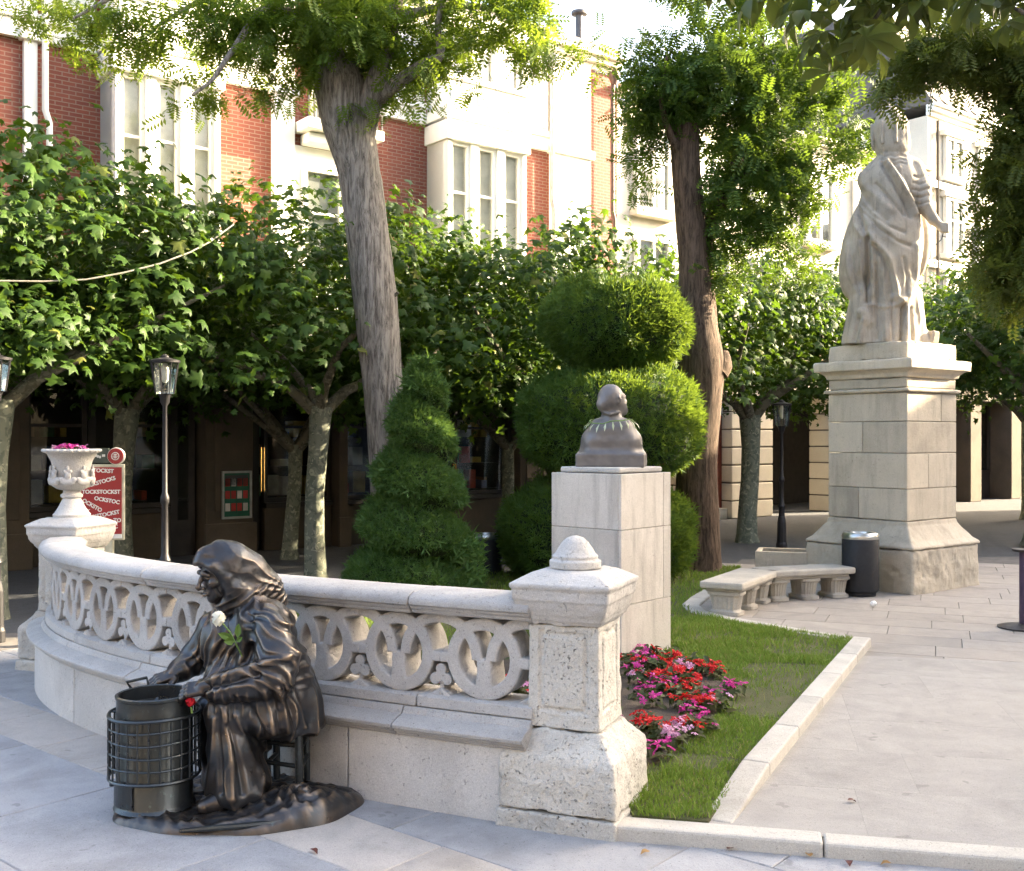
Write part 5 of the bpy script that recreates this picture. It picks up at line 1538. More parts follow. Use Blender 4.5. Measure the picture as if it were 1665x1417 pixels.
def bench(p0, p1, wid, label, nleg=3):
    a, b = Vector((*p0, 0)), Vector((*p1, 0)); L = (b - a).length
    M = frame_M((a.x, a.y, 0), b - a)
    t = thing('stone_bench', label, 'bench', (a + b) / 2 + Vector((0, 0, LV)), 'stone benches beside the pedestal')
    zt = LV + .30
    MB().box((0, -wid / 2, zt - .065), (L, wid / 2, zt), M).build('seat', BENCH_STONE, t, bevel=.018)
    MB().box((.05, -wid / 2 + .04, zt - .095), (L - .05, wid / 2 - .04, zt - .066), M).build('seat_moulding', BENCH_STONE, t, bevel=.01)
    for k in range(nleg):
        c = M @ Vector((L * (.14 + .72 * k / (nleg - 1)), 0, 0))
        rz_ = math.atan2((b - a).y, (b - a).x)
        v = []; f = []
        prof = [(.105, 0), (.105, .03), (.088, .04), (.085, .05), (.098, .16), (.104, .175), (.115, .18), (.115, .204)]
        nn = 40
        for i, (r_, z) in enumerate(prof):
            for j in range(nn):
                an = 2 * math.pi * j / nn
                ca, sa = math.cos(an), math.sin(an)
                e = (abs(ca) ** 6 + abs(sa) ** 6) ** (-1 / 6)
                fl = (.93 if j % 2 else 1.0) if 3 <= i <= 4 else 1.0
                px_, py_ = r_ * e * ca * fl * .95, r_ * e * sa * fl * 1.35
                v.append((c.x + px_ * math.cos(rz_) - py_ * math.sin(rz_), c.y + px_ * math.sin(rz_) + py_ * math.cos(rz_), LV + z))
        for i in range(len(prof) - 1):
            for j in range(nn): f.append((i * nn + j, i * nn + (j + 1) % nn, (i + 1) * nn + (j + 1) % nn, (i + 1) * nn + j))
        f.append(tuple(range(nn - 1, -1, -1))); f.append(tuple((len(prof) - 1) * nn + j for j in range(nn)))
        MB().add(v, f).build('leg', BENCH_STONE, t)
bench((1.84, 9.45), (2.40, 10.42), .40, 'nearer stone bench on fluted feet, by the curved lawn kerb')
bench((2.42, 10.40), (3.32, 10.72), .38, 'farther stone bench on fluted feet, beside the litter bin and pedestal')
sb = thing('stone_trough', 'long plain stone trough behind the benches, against the pedestal', 'trough', (3.25, 11.9, LV))
qa, qb = at(1228, 0, 12.2), at(1352, 0, 11.95)
M = frame_M((qa.x, qa.y, 0), Vector((qb.x - qa.x, qb.y - qa.y, 0))); L = Vector((qb.x - qa.x, qb.y - qa.y)).length
zt = .36
MB().box((0, -.02, LV - .02), (L, .04, zt), M).build('front_slab', SAND_STONE, sb, bevel=.008)
MB().box((0, .042, LV - .02), (.06, .40, zt - .002), M).build('end_slab', SAND_STONE, sb, bevel=.008)
MB().box((L - .06, .042, LV - .02), (L, .40, zt - .002), M).build('end_slab', SAND_STONE, sb, bevel=.008)
MB().box((0, .402, LV - .02), (L, .46, zt), M).build('back_slab', SAND_STONE, sb, bevel=.008)
MB().box((.06, .042, LV - .02), (L - .06, .40, zt - .05), M).build('fill', SOIL, sb)

# dark pedestal table cut by the right edge
tp = G(1664, 1021, LV)
pt = thing('pedestal_table', 'dark metal pedestal table cut off by the right picture edge', 'table', tp)
ztb = at(0, 893, tp.y).z
MB().lathe([(.20, LV), (.20, LV + .008), (.16, LV + .02), (.05, LV + .035)], (tp.x, tp.y, 0), 32).build('base', BLACK_IRON, pt, smooth=True)
MB().lathe([(.032, LV + .03), (.032, ztb - .02)], (tp.x, tp.y, 0), 14).build('post', plain('purple_iron', (.05, .03, .06), .5), pt, smooth=True)
MB().lathe([(.085, ztb - .02), (.09, ztb - .005), (.085, ztb)], (tp.x, tp.y, 0), 24).build('top', DARK_WOOD, pt, smooth=True)

# newspaper stand sign
NS = thing('poster_stand', 'red and white poster board with a red disc, standing behind the urn', 'sign', (at(170, 0, 10).x, 10.0, 0))
RED = plain('sign_red', (.33, .028, .03), .35, 0, .15, 3, 0); SWHITE = plain('sign_white', (.78, .76, .70), .4, 0, .03, 3, 0)
CREAMF = plain('sign_frame', (.55, .52, .38), .4)
def ns(px, py): return at(px, py, 10.0)
def nbox(name, mat, x0, y0, x1, y1, d0, d1, parent=NS, bev=0):
    a, b = ns(x0, y1), ns(x1, y0)
    return MB().box((a.x, 10 - d1, a.z), (b.x, 10 - d0, b.z)).build(name, mat, parent, bevel=bev)
nbox('frame', CREAMF, 131, 755, 204, 878, 0, .03, bev=.008)
board = nbox('board', RED, 135, 760, 200, 868, .0305, .038)
nbox('footer_strip', SWHITE, 135, 868.5, 200, 875, .0305, .038)
nbox('leg', CREAMF, 168, 878.5, 184, 945, -.03, .02); 
MB().tube([ns(168, 905), ns(160, 893), ns(146, 884), ns(138, 880)], .03, 8).build('bracket', CREAMF, NS, smooth=True)
nbox('header', plain('sign_dark', (.06, .075, .06), .5), 134, 729, 178, 753, .0, .02)
for k in range(9):
    x0 = 142 + 3.4 * k + random.random() * 2; y0 = 734 + random.random() * 10
    nbox('header_mark', SWHITE, x0, y0, x0 + 3, y0 + 4, .0205, .024)
dc = ns(190, 742)
DM = Matrix.Rotation(R(90), 4, 'X').to_3x3()
MB().lathe([(.078, -.02), (.082, .0), (.078, .02)], (dc.x, 10 - .01, dc.z), 32, M=DM).build('disc', SWHITE, NS, smooth=True)
MB().lathe([(.072, -.004), (.072, .004)], (dc.x, 10 - .035, dc.z), 32, M=DM).build('disc_face', RED, NS)
MB().tube([(dc.x + .034 * math.cos(a), 10 - .041, dc.z + .034 * math.sin(a)) for a in np.linspace(0, 2 * math.pi, 25)[:-1]], .004, 6, closed=True).build('disc_ring', SWHITE, NS)
for k in range(3):
    w = (.016, .024, .016)[k]; z = dc.z + (.014, 0, -.014)[k]
    MB().box((dc.x - w, 10 - .043, z - .003), (dc.x + w, 10 - .0395, z + .003)).build('disc_mark', SWHITE, NS)
MB().box((dc.x - .003, 10 - .046, dc.z - .024), (dc.x + .003, 10 - .0435, dc.z + .024)).build('disc_mark', SWHITE, NS)
def lettering(txt, px, py, size, ang, parent, mat, Y=10 - .0395):
    cu = bpy.data.curves.new('lettering', 'FONT'); cu.body = txt; cu.size = size; cu.extrude = .0012
    cu.align_x = 'LEFT'; cu.align_y = 'CENTER'; cu.offset = size * .035
    o = bpy.data.objects.new('tmp', cu); COL.objects.link(o)
    dg = bpy.context.evaluated_depsgraph_get(); dg.update()
    me = bpy.data.meshes.new_from_object(o.evaluated_get(dg)); bpy.data.objects.remove(o)
    me.name = 'lettering'; me.materials.clear(); me.materials.append(mat)
    p = ns(px, py)
    return link('lettering', me, parent, (p.x, Y, p.z), (R(90), 0, 0) if not ang else (Matrix.Rotation(R(-ang), 3, 'Y') @ Matrix.Rotation(R(90), 3, 'X')).to_euler())
S_ = .050
for txt, x, y, a in (('CKSTOCKST', 138, 764, -3), ('CKST', 137, 776, -18), ('ACKSTOCKS', 142, 791, 16), ('TOCKSTOCKST', 136, 800, 0), ('OCKSTOC', 156, 810, -10), ('OCKSTO', 137, 813, -30), ('CK', 137, 830, -8), ('TOCKSTOCKST', 136, 844, 11), ('TO', 187, 846, 0), ('TOCKSTOC', 147, 856, 0), ('CK', 156, 865, 0)):
    lettering(txt, x, y, S_, a, board, SWHITE)
# cable slung from the left into the trees
cb = [at(-60, 458, 8.8), at(0, 457, 9.0), at(70, 458, 9.2), at(140, 455, 9.4), at(200, 444, 9.6), at(260, 429, 9.8), at(310, 410, 10.0), at(342, 393, 10.2), at(380, 365, 10.4)]
tag(MB().tube(cb, .008, 8).build('cable', plain('cable_grey', (.22, .21, .18), .5), smooth=True), 'pale grey cable hanging across the plane tree leaves at upper left', 'cable')
# crumpled paper on the plaza
f = Field((-.05, -.05, -.05), (.05, .05, .05), .006)
f.add(ell((0, 0, 0), (.032, .028, .026)), .01); v, q = f.mesh(); v = v + normals_of(v, q) * (.008 * fbm(v * 60, 3, 2))[:, None]
pp = G(1420, 987, LV); v[:, 2] -= v[:, 2].min()
tag(np_obj('crumpled_paper', v + np.array((pp.x, pp.y, LV + .001), np.float32), q, plain('paper', (.8, .8, .78), .8), smooth=False), 'small crumpled white paper lying on the plaza slabs', 'litter')
# ================================================================== LAWN, FLOWER BED
def inpoly(x, y, poly):
    r = np.zeros(len(x), bool); n = len(poly)
    for i in range(n):
        x0, y0 = poly[i]; x1, y1 = poly[(i + 1) % n]
        c = ((y0 > y) != (y1 > y)) & (x < (x1 - x0) * (y - y0) / (y1 - y0 + 1e-12) + x0)
        r ^= c
    return r
bal_in = []
for s in np.linspace(BL - .25, .30, 14):
    p, nn, d = bal_n(s); bal_in.append((p.x - nn.x * .15, p.y - nn.y * .15))
lawn_poly = [(0.47, 4.84), (0.50, 4.44), (0.80, 4.375), (2.62, 8.16), (2.64, 8.28), (2.05, 8.88), (1.80, 9.2), (1.60, 9.58), (1.60, 10.05), (1.74, 10.45), (2.2, 11.4), (2.62, 12.2), (2.75, 12.9), (2.2, 13.4), (0.2, 12.6), (-1.9, 11.5), (-2.5, 9.8), (-2.90, 8.0)] + bal_in + [(0.16, 4.98)]
LG = LV + .012
LAWN_SOIL = stone('lawn_soil', (.075, .095, .03), (.10, .095, .045), (.16, .125, .08), 3.0, .5, .9, vary=0)
tag(MB().prism(lawn_poly, 0.0, LG).build('lawn', LAWN_SOIL), kind='structure')
bed_poly = [(.46, 5.02), (.68, 5.12), (.98, 5.62), (1.20, 6.15), (1.34, 6.7), (1.26, 7.2), (.86, 7.45), (.2, 7.5), (-.9, 7.5), (-1.3, 6.9), (-.9, 6.2), (-.25, 5.45)]
bx = np.array(bed_poly)
tag(MB().prism(bed_poly, LG - .05, LG + .012).build('soil_bed', SOIL), kind='structure')
GRASS = leafmat('grass_blade', (.13, .215, .03), (.225, .295, .055), (.20, .32, .04), .35, .6, dry=(.34, .28, .13), dry_at=.90)
def grass(n, box, seed, hmin, hmax, keep):
    r = np.random.default_rng(seed)
    x = r.uniform(box[0], box[1], n); y = r.uniform(box[2], box[3], n)
    m = inpoly(x, y, lawn_poly) & ~inpoly(x, y, bed_poly)
    x, y = x[m], y[m]
    nz = fbm(np.stack([x * 1.9, y * 1.9, 0 * x], 1), 12, 3)
    m = (nz < keep) | (r.random(len(x)) < .18)
    worn = (((x - 1.88) / .42) ** 2 + ((y - 7.2) / .30) ** 2 < 1 + .5 * nz) | (((x - 1.45) / .22) ** 2 + ((y - 6.25) / .35) ** 2 < 1 + .5 * nz)      # trodden bare patches
    m &= ~worn | (r.random(len(x)) < .16)
    dd = np.abs(inpoly(x + .06, y, lawn_poly).astype(int) - 1)
    m |= (dd > 0)
    x, y, nz = x[m], y[m], nz[m]
    n = len(x)
    a = r.uniform(0, 2 * math.pi, n); h = r.uniform(hmin, hmax, n) * (1 + .35 * vnoise(np.stack([x * 4, y * 4, 0 * x], 1), 5)); w = r.uniform(.0022, .0042, n)
    la = r.uniform(0, 2 * math.pi, n); ll = h * r.uniform(.2, .9, n)
    cx, sx_ = np.cos(a) * w, np.sin(a) * w
    lx, ly = np.cos(la) * ll, np.sin(la) * ll
    z = np.full(n, LG - .004)
    v = np.stack([np.stack([x - cx, y - sx_, z], 1), np.stack([x + cx, y + sx_, z], 1), np.stack([x + cx * .7 + lx * .4, y + sx_ * .7 + ly * .4, z + h * .65], 1), np.stack([x - cx * .7 + lx * .4, y - sx_ * .7 + ly * .4, z + h * .65], 1), np.stack([x + lx, y + ly, z + h], 1)], 1)
    b = np.arange(n)[:, None] * 5
    f = np.concatenate([b + np.array([[0, 1, 2]]), b + np.array([[0, 2, 3]]), b + np.array([[3, 2, 4]])])
    return v.reshape(-1, 3), f
v1, f1 = grass(120000, (.3, 2.8, 4.4, 9.3), 1, .018, .046, .12)
v2, f2 = grass(60000, (-2.6, 2.9, 8.0, 13.5), 2, .03, .06, .5)
g = np_obj('grass', np.concatenate([v1, v2]), np.concatenate([f1, f2 + len(v1)]), GRASS, smooth=False)
tag(g, 'short green lawn grass round the flower bed and topiary', 'grass', kind='stuff')

# bedding plants
BLEAF = leafmat('bedding_leaf', (.050, .075, .026), (.10, .095, .035), (.10, .14, .03), .25)
def ellipse_leaf(L, w, bend=.2):
    v = [(0, 0, 0), (w, L * .35, L * bend * .3), (w * .8, L * .7, L * bend * .2), (0, L, -L * bend), (-w * .8, L * .7, L * bend * .2), (-w, L * .35, L * bend * .3), (0, L * .5, L * bend * .05)]
    f = [(0, 1, 6), (1, 2, 6), (2, 3, 6), (3, 4, 6), (4, 5, 6), (5, 0, 6)]
    return np.array(v, np.float32), np.array(f)
def frames(nrm, yaw):
    """rotation matrices (n,3,3), columns x y z, z along nrm"""
    z = nrm / (np.linalg.norm(nrm, axis=1, keepdims=True) + 1e-9)
    ref = np.where(np.abs(z[:, 2:3]) < .95, np.array([[0, 0, 1.0]]), np.array([[1.0, 0, 0]]))
    x = np.cross(ref, z); x /= np.linalg.norm(x, axis=1, keepdims=True) + 1e-9
    y = np.cross(z, x)
    c, s = np.cos(yaw)[:, None], np.sin(yaw)[:, None]
    return np.stack([x * c + y * s, -x * s + y * c, z], 2)
def scatter(tv, tf, P, M, S):
    v = np.einsum('nij,kj->nki', M, tv) * S[:, None, None] + P[:, None, :]
    f = tf[None] + (np.arange(len(P)) * len(tv))[:, None, None]
    return v.reshape(-1, 3).astype(np.float32), f.reshape(-1, tf.shape[1])
def plant_foliage(seed):
    r = np.random.default_rng(seed); n = 26
    tv, tf = ellipse_leaf(.065, .016, .35)
    a = r.uniform(0, 2 * math.pi, n); rad = r.uniform(0, .055, n)
    P = np.stack([np.cos(a) * rad, np.sin(a) * rad, r.uniform(.01, .10, n)], 1)
    nr = np.stack([np.cos(a) * .5, np.sin(a) * .5, np.full(n, .8)], 1) + r.normal(0, .3, (n, 3))
    v, f = scatter(tv, tf, P, frames(nr, a - 1.57 + r.normal(0, .8, n)), r.uniform(.7, 1.25, n))
    return np_mesh('foliage', v, f, BLEAF, True)
def blossom(mat):
    v = [(0, 0, .004)]; f = []
    for k in range(5):
        a = 2 * math.pi * k / 5
        for da, r_ in ((-.5, .7), (-.22, 1.0), (.22, 1.0), (.5, .7)):
            v.append((.017 * r_ * math.cos(a + da), .017 * r_ * math.sin(a + da), .003 * math.sin(9 * (a + da))))
        b = 1 + 4 * k
        f += [(0, b, b + 1), (0, b + 1, b + 2), (0, b + 2, b + 3)]
    return np_mesh('blossom', np.array(v), np.array(f), mat, False)
fol = [plant_foliage(s) for s in range(5)]
PET = {'red': leafmat('petal_red', (.62, .012, .018), (.70, .03, .03), (.7, .02, .02), .3), 'magenta': leafmat('petal_magenta', (.62, .04, .30), (.70, .09, .40), (.7, .06, .35), .3), 'pink': leafmat('petal_pink', (.70, .30, .52), (.74, .45, .62), (.7, .35, .5), .3)}
blo = {k: blossom(m) for k, m in PET.items()}
PLAB = {'red': 'red flowering bedding plant in the soil bed behind the gatepost', 'magenta': 'magenta flowering bedding plant in the soil bed behind the gatepost', 'pink': 'pale pink flowering bedding plant in the soil bed behind the gatepost'}
def bedding(x, y, colr, seed, nb=None, z=LG + .012, sc=1.0, parent=None, thru=False):
    rr = random.Random(seed)
    t = thing('bedding_plant', PLAB[colr].replace('in the soil bed behind the gatepost', 'seen through the rings of the balustrade') if thru else PLAB[colr], 'flowering plant', (x, y, z), colr + (' bedding plants behind the balustrade' if thru else ' bedding plants in the soil bed')) if parent is None else parent
    link('foliage', fol[seed % 5], t, (x, y, z), (0, 0, rr.random() * 6.28), tuple(sc * q_ for q_ in (1.05, 1.05, rr.uniform(.6, .85))))
    for k in range(nb or rr.randint(7, 12)):
        a, r_ = rr.random() * 6.28, rr.random() ** .6 * .085 * sc
        link('blossom', blo[colr], t, (x + r_ * math.cos(a), y + r_ * math.sin(a), z + sc * (rr.uniform(.065, .105) - r_ * .2)), (rr.uniform(-.2, 1.0), rr.uniform(-.5, .5), rr.random() * 6.28), rr.uniform(1.1, 1.6))
spots = {'red': [(1080, 1075), (1065, 1062), (1052, 1104), (1125, 1085), (1165, 1092), (1150, 1086), (1108, 1142), (1150, 1148), (1122, 1116), (1118, 1104), (1092, 1102), (1105, 1128), (1050, 1178), (1140, 1142), (1068, 1108), (1120, 1186), (1096, 1072)],
         'magenta': [(1036, 1072), (1030, 1090), (1082, 1112), (1042, 1124), (1190, 1122), (1146, 1180), (1060, 1140), (1058, 1082), (1074, 1118), (1128, 1162), (1046, 1060), (1070, 1225)],
         'pink': [(1104, 1090), (1170, 1146), (1086, 1206), (1104, 1200), (1122, 1186), (1036, 1102), (1112, 1086)]}
sd_ = 0
for colr, ps in spots.items():
    for px, py in ps:
        p = G(px, py + 14, LG); bedding(p.x, p.y, colr, sd_); sd_ += 1
for k in range(12):
    p = (random.uniform(.5, 1.25), random.uniform(5.5, 7.3))
    if inpoly(np.array([p[0]]), np.array([p[1]]), bed_poly)[0] and p[1] > 5.3 + .9 * (p[0] - .5):
        bedding(p[0], p[1], random.choice(('red', 'red', 'magenta', 'magenta', 'pink')), sd_); sd_ += 1
for k in range(34):
    p = (random.uniform(-.75, .52), random.uniform(5.75, 7.2))
    if inpoly(np.array([p[0]]), np.array([p[1]]), bed_poly)[0]:
        bedding(p[0], p[1], random.choice(('red', 'magenta', 'magenta', 'red', 'pink')), sd_, thru=True); sd_ += 1
uf = thing('urn_flowers', 'pink and magenta flowers growing in the stone urn', 'flowers', (UP.x, UP.y, z0 + .45))
uz = 1.0837 + .44
for k in range(7):
    a = 2 * math.pi * k / 7
    bedding(UP.x + .075 * math.cos(a) * (k > 0), UP.y + .075 * math.sin(a) * (k > 0), ('magenta', 'pink', 'magenta')[k % 3], 200 + k, 6, uz, .75, uf)

# fallen leaves by the kerb
FLEAF = [leafmat('dry_leaf', (.30, .15, .05), (.42, .26, .10), (.35, .2, .06), .2), leafmat('dark_dry_leaf', (.10, .035, .03), (.14, .05, .035), (.1, .04, .03), .1)]
for k, (px, py, mi, ds) in enumerate(((1057, 1389, 0, 'tan'), (1183, 1386, 1, 'dark red'), (1318, 1398, 0, 'orange'), (1380, 1404, 1, 'brown'), (1450, 1409, 0, 'pale tan'), (1630, 1413, 0, 'golden'), (726, 1316, 0, 'yellow'), (1222, 1284, 1, 'dark'), (1378, 1306, 1, 'reddish'), (505, 1385, 1, 'small brown'))):
    z = LV if px > 1200 and py < 1330 else PZ
    p = G(px, py, z)
    tv, tf = ellipse_leaf(.042, .015, .3)
    me = np_mesh('fallen_leaf', tv, tf, FLEAF[mi], True)
    o = link('fallen_leaf', me, None, (p.x, p.y, z + .012), (random.uniform(-.15, .15), random.uniform(-.15, .15), random.random() * 6.28))
    wh = {0: 'beside the gatepost', 1: 'under the front kerb, darkest there', 2: 'in the middle of the front kerb', 3: 'in front of the front kerb', 4: 'right of the middle of the front kerb', 5: 'at the right end of the front kerb', 6: 'at the foot of the balustrade wall', 7: 'on the walk beside the lawn kerb', 8: 'lying alone on the wide walk', 9: 'on the pale paving strip'}[k]
    tag(o, ds + ' fallen leaf ' + wh, 'leaf', 'fallen leaves')

# ================================================================== TOPIARY
YEW = leafmat('yew_needle', (.042, .100, .022), (.085, .158, .030), (.22, .31, .03), .32, .5)
YEW2 = leafmat('box_leaf', (.046, .105, .030), (.092, .17, .042), (.17, .28, .045), .27, .45)
def sprig(n=3, L=1.0, w=.10):
    v = []; f = []
    r = random.Random(3)
    for k in range(n):
        t0 = .12 + .70 * k / n; s = 1 if k % 2 else -1
        bx_, by_ = s * .45, t0 + .30
        b = len(v)
        v += [(0, t0, 0), (bx_ * .55 + w * .5, t0 + .10, .05), (bx_, by_, .10), (bx_ * .45 - w * .3, t0 + .22, .05)]
        f.append((b, b + 1, b + 2, b + 3))
    b = len(v); v += [(0, 0, 0), (w * .5, .55, .04), (0, 1.15, .1), (-w * .5, .55, .04)]; f.append((b, b + 1, b + 2, b + 3))
    return np.array(v, np.float32) * L, np.array(f)
def clad(P, Nn, seed, size, up=.5, spread=.5):
    r = np.random.default_rng(seed); n = len(P)
    d = Nn + np.array([[0, 0, up]]) + r.normal(0, spread, (n, 3))
    d /= np.linalg.norm(d, axis=1, keepdims=True)
    z = np.cross(d, r.normal(0, 1, (n, 3))); z /= np.linalg.norm(z, axis=1, keepdims=True)
    x = np.cross(d, z)
    tv, tf = sprig()
    return scatter(tv, tf, P - d * size * .45, np.stack([x, d, z], 2), r.uniform(.55, 1.25, n) * size)
def superell(c, rad, e, n, seed):
    """points and normals on a rounded drum"""
    r = np.random.default_rng(seed)
    d = r.normal(0, 1, (n, 3)); d /= np.linalg.norm(d, axis=1, keepdims=True)
    h = np.hypot(d[:, 0], d[:, 1])
    k = (h ** e + np.abs(d[:, 2]) ** e) ** (-1 / e)
    p = d * k[:, None]
    nn = np.stack([d[:, 0] / (h + 1e-6) * (h * k) ** (e - 1), d[:, 1] / (h + 1e-6) * (h * k) ** (e - 1), np.sign(d[:, 2]) * np.abs(p[:, 2]) ** (e - 1)], 1) / np.array(rad)
    nn /= np.linalg.norm(nn, axis=1, keepdims=True)
    return p * np.array(rad) + np.array(c), nn
def core(name, c, rad, e, mat, parent, sc=.9):
    mb = MB(); prof = []
    for t in np.linspace(-math.pi / 2, math.pi / 2, 13):
        h, z = math.cos(t), math.sin(t); k = (abs(h) ** e + abs(z) ** e) ** (-1 / e)
        prof.append((max(.01, h * k * rad[0] * sc), z * k * rad[2] * sc))
    mb.lathe(prof, c, 24)
    return mb.build(name, mat, parent, smooth=True)
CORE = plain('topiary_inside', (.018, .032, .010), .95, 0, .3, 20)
TY = 12.0
TC = at(993, 0, TY)
tpt = thing('tiered_topiary', 'yew topiary clipped in three tiers, sunlit behind the bust', 'topiary', (TC.x, TC.y, LG))
tiers = [((1003, 528), 118, 76, 2.1), ((990, 688), 146, 82, 3.2), ((966, 868), 153, 84, 2.8)]
for i, ((px, py), rx, ry, e) in enumerate(tiers):
    c = at(px, py, TY); rad = (rx * TY / FPX, rx * TY / FPX, ry * TY / FPX)
    P, Nn = superell(c, rad, e, 9500, 50 + i)
    bumpy = fbm(P * 2.6, 60 + i, 3)[:, None]
    P = P + Nn * (bumpy * .075)
    v, f = clad(P[:8000], Nn[:8000], 70 + i, .115, .55, .48)
    v_, f_ = clad(P[8000:], Nn[8000:], 90 + i, .165, .9, .30)          # unclipped shoots standing out
    f = np.concatenate([f, f_ + len(v)]); v = np.concatenate([v, v_])
    o = np_obj('tier', v, f, YEW, tpt, smooth=False)
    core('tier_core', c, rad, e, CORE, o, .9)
MB().tube([(TC.x, TC.y, LG - .05), (TC.x, TC.y, 3.0)], [.09, .06], 10).build('trunk', plain('yew_bark', (.09, .06, .045), .9), tpt, smooth=True)
# spiral
SPY = 10.75; SPC = at(668, 0, SPY)
spt = thing('spiral_topiary', 'dark green topiary clipped into a spiral, behind the balustrade', 'topiary', (SPC.x, SPC.y, LG))
r = np.random.default_rng(5)
n = 26000
zz = r.uniform(0, 1, n) ** 1.15 * 2.32; th = r.uniform(0, 2 * math.pi, n)
def spr(z, th):
    Rz = (.72 - .245 * z) * np.clip((2.42 - z) / .35, .05, 1) ** .5
    p = np.mod(th / (2 * math.pi) + z / .50 + .35, 1.0)              # 0 at a tier's lower lip, 1 under the next lip
    lip = np.clip(p / .16, 0, 1) ** .5
    return Rz * (.56 + .44 * lip * (1 - np.clip((p - .35) / .65, 0, 1) ** 1.6))
rr_ = spr(zz, th); e = .01
lean = np.stack([.06 * zz, 0 * zz], 1)
dz = (spr(zz + e, th) - rr_) / e; dt = (spr(zz, th + e) - rr_) / e
Nn = np.stack([np.cos(th) + dt / rr_ * np.sin(th), np.sin(th) - dt / rr_ * np.cos(th), -dz], 1); Nn /= np.linalg.norm(Nn, axis=1, keepdims=True)
P = np.stack([SPC.x + lean[:, 0] + rr_ * np.cos(th), SPC.y + rr_ * np.sin(th), LG + .02 + zz], 1)
P = P + Nn * (fbm(P * 3.5, 9, 3) * .045)[:, None] - Nn * (r.random(n) ** 2 * .06)[:, None]
v, f = clad(P, Nn, 77, .095, .25, .7)
v_, f_ = clad(P[:900], Nn[:900], 79, .17, .4, .4)
f = np.concatenate([f, f_ + len(v)]); v = np.concatenate([v, v_])
so = np_obj('foliage', v, f, YEW2, spt, smooth=False)
mb = MB(); nz_, na_ = 60, 32; vv = []; ff = []
for i in range(nz_):
    z = 2.30 * i / (nz_ - 1)
    for k in range(na_):
        a = 2 * math.pi * k / na_; q_ = float(spr(np.array([z]), np.array([a]))[0]) * .9
        vv.append((SPC.x + .06 * z + q_ * math.cos(a), SPC.y + q_ * math.sin(a), LG + z))
for i in range(nz_ - 1):
    for k in range(na_): ff.append((i * na_ + k, i * na_ + (k + 1) % na_, (i + 1) * na_ + (k + 1) % na_, (i + 1) * na_ + k))
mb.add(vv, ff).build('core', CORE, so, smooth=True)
# low ragged shoots to its right
P = np.stack([r.uniform(SPC.x + .35, SPC.x + .72, 260), r.uniform(SPY - .4, SPY + .2, 260), LG + r.uniform(.05, .55, 260)], 1)
v, f = clad(P, np.tile(np.array([[.7, -.1, .5]]), (260, 1)), 78, .16, .2, .3)
np_obj('shoots', v, f, YEW2, spt, smooth=False)

# ================================================================== TREES
PBARK = bark('plane_bark', (.105, .118, .09), (.16, .168, .128), 1.1, (.27, .27, .20), bstr=.35)
LBARK = bark('locust_bark', (.085, .075, .065), (.31, .285, .25), 1.0, stretch=.14, bstr=1.0)
PLEAF = leafmat('plane_leaf', (.026, .060, .010), (.052, .102, .015), (.11, .19, .013), .36, .5, dry=(.16, .17, .035), dry_at=.965)
BROWN_BARK = bark('brown_locust_bark', (.045, .032, .024), (.15, .108, .08), 1.0, stretch=.14, bstr=1.0)
LIMB = bark('shaded_limb_bark', (.075, .07, .05), (.12, .11, .08), 1.1, (.17, .16, .12), bstr=.35)  # plane bark darkened, the crown's shade put into the limb colour
def lobed():
    pts = [(-90, .20), (-40, .55), (-12, .82), (10, .50), (42, 1.0), (62, .60), (90, 1.18), (118, .60), (138, 1.0), (170, .50), (192, .82), (220, .55)]
    v = [(0, 0, .06)] + [(.5 * r_ * math.cos(R(a)), .5 * r_ * math.sin(R(a)), -.10 * r_ * r_ + .03 * math.cos(R(a * 4))) for a, r_ in pts]
    n = len(pts)
    return np.array(v, np.float32), np.array([(0, 1 + k, 1 + (k + 1) % n) for k in range(n)])
LV_, LF_ = lobed()
LV2 = LV_.copy(); LV2[:, 0] *= .78; LV2[:, 2] -= .55 * LV_[:, 0] ** 2 + .5 * np.clip(LV_[:, 1], 0, 1) ** 2; LV2[:, 0] += .12 * LV_[:, 1] ** 2
leaf_me = np_mesh('leaf', LV_, LF_, PLEAF, True)
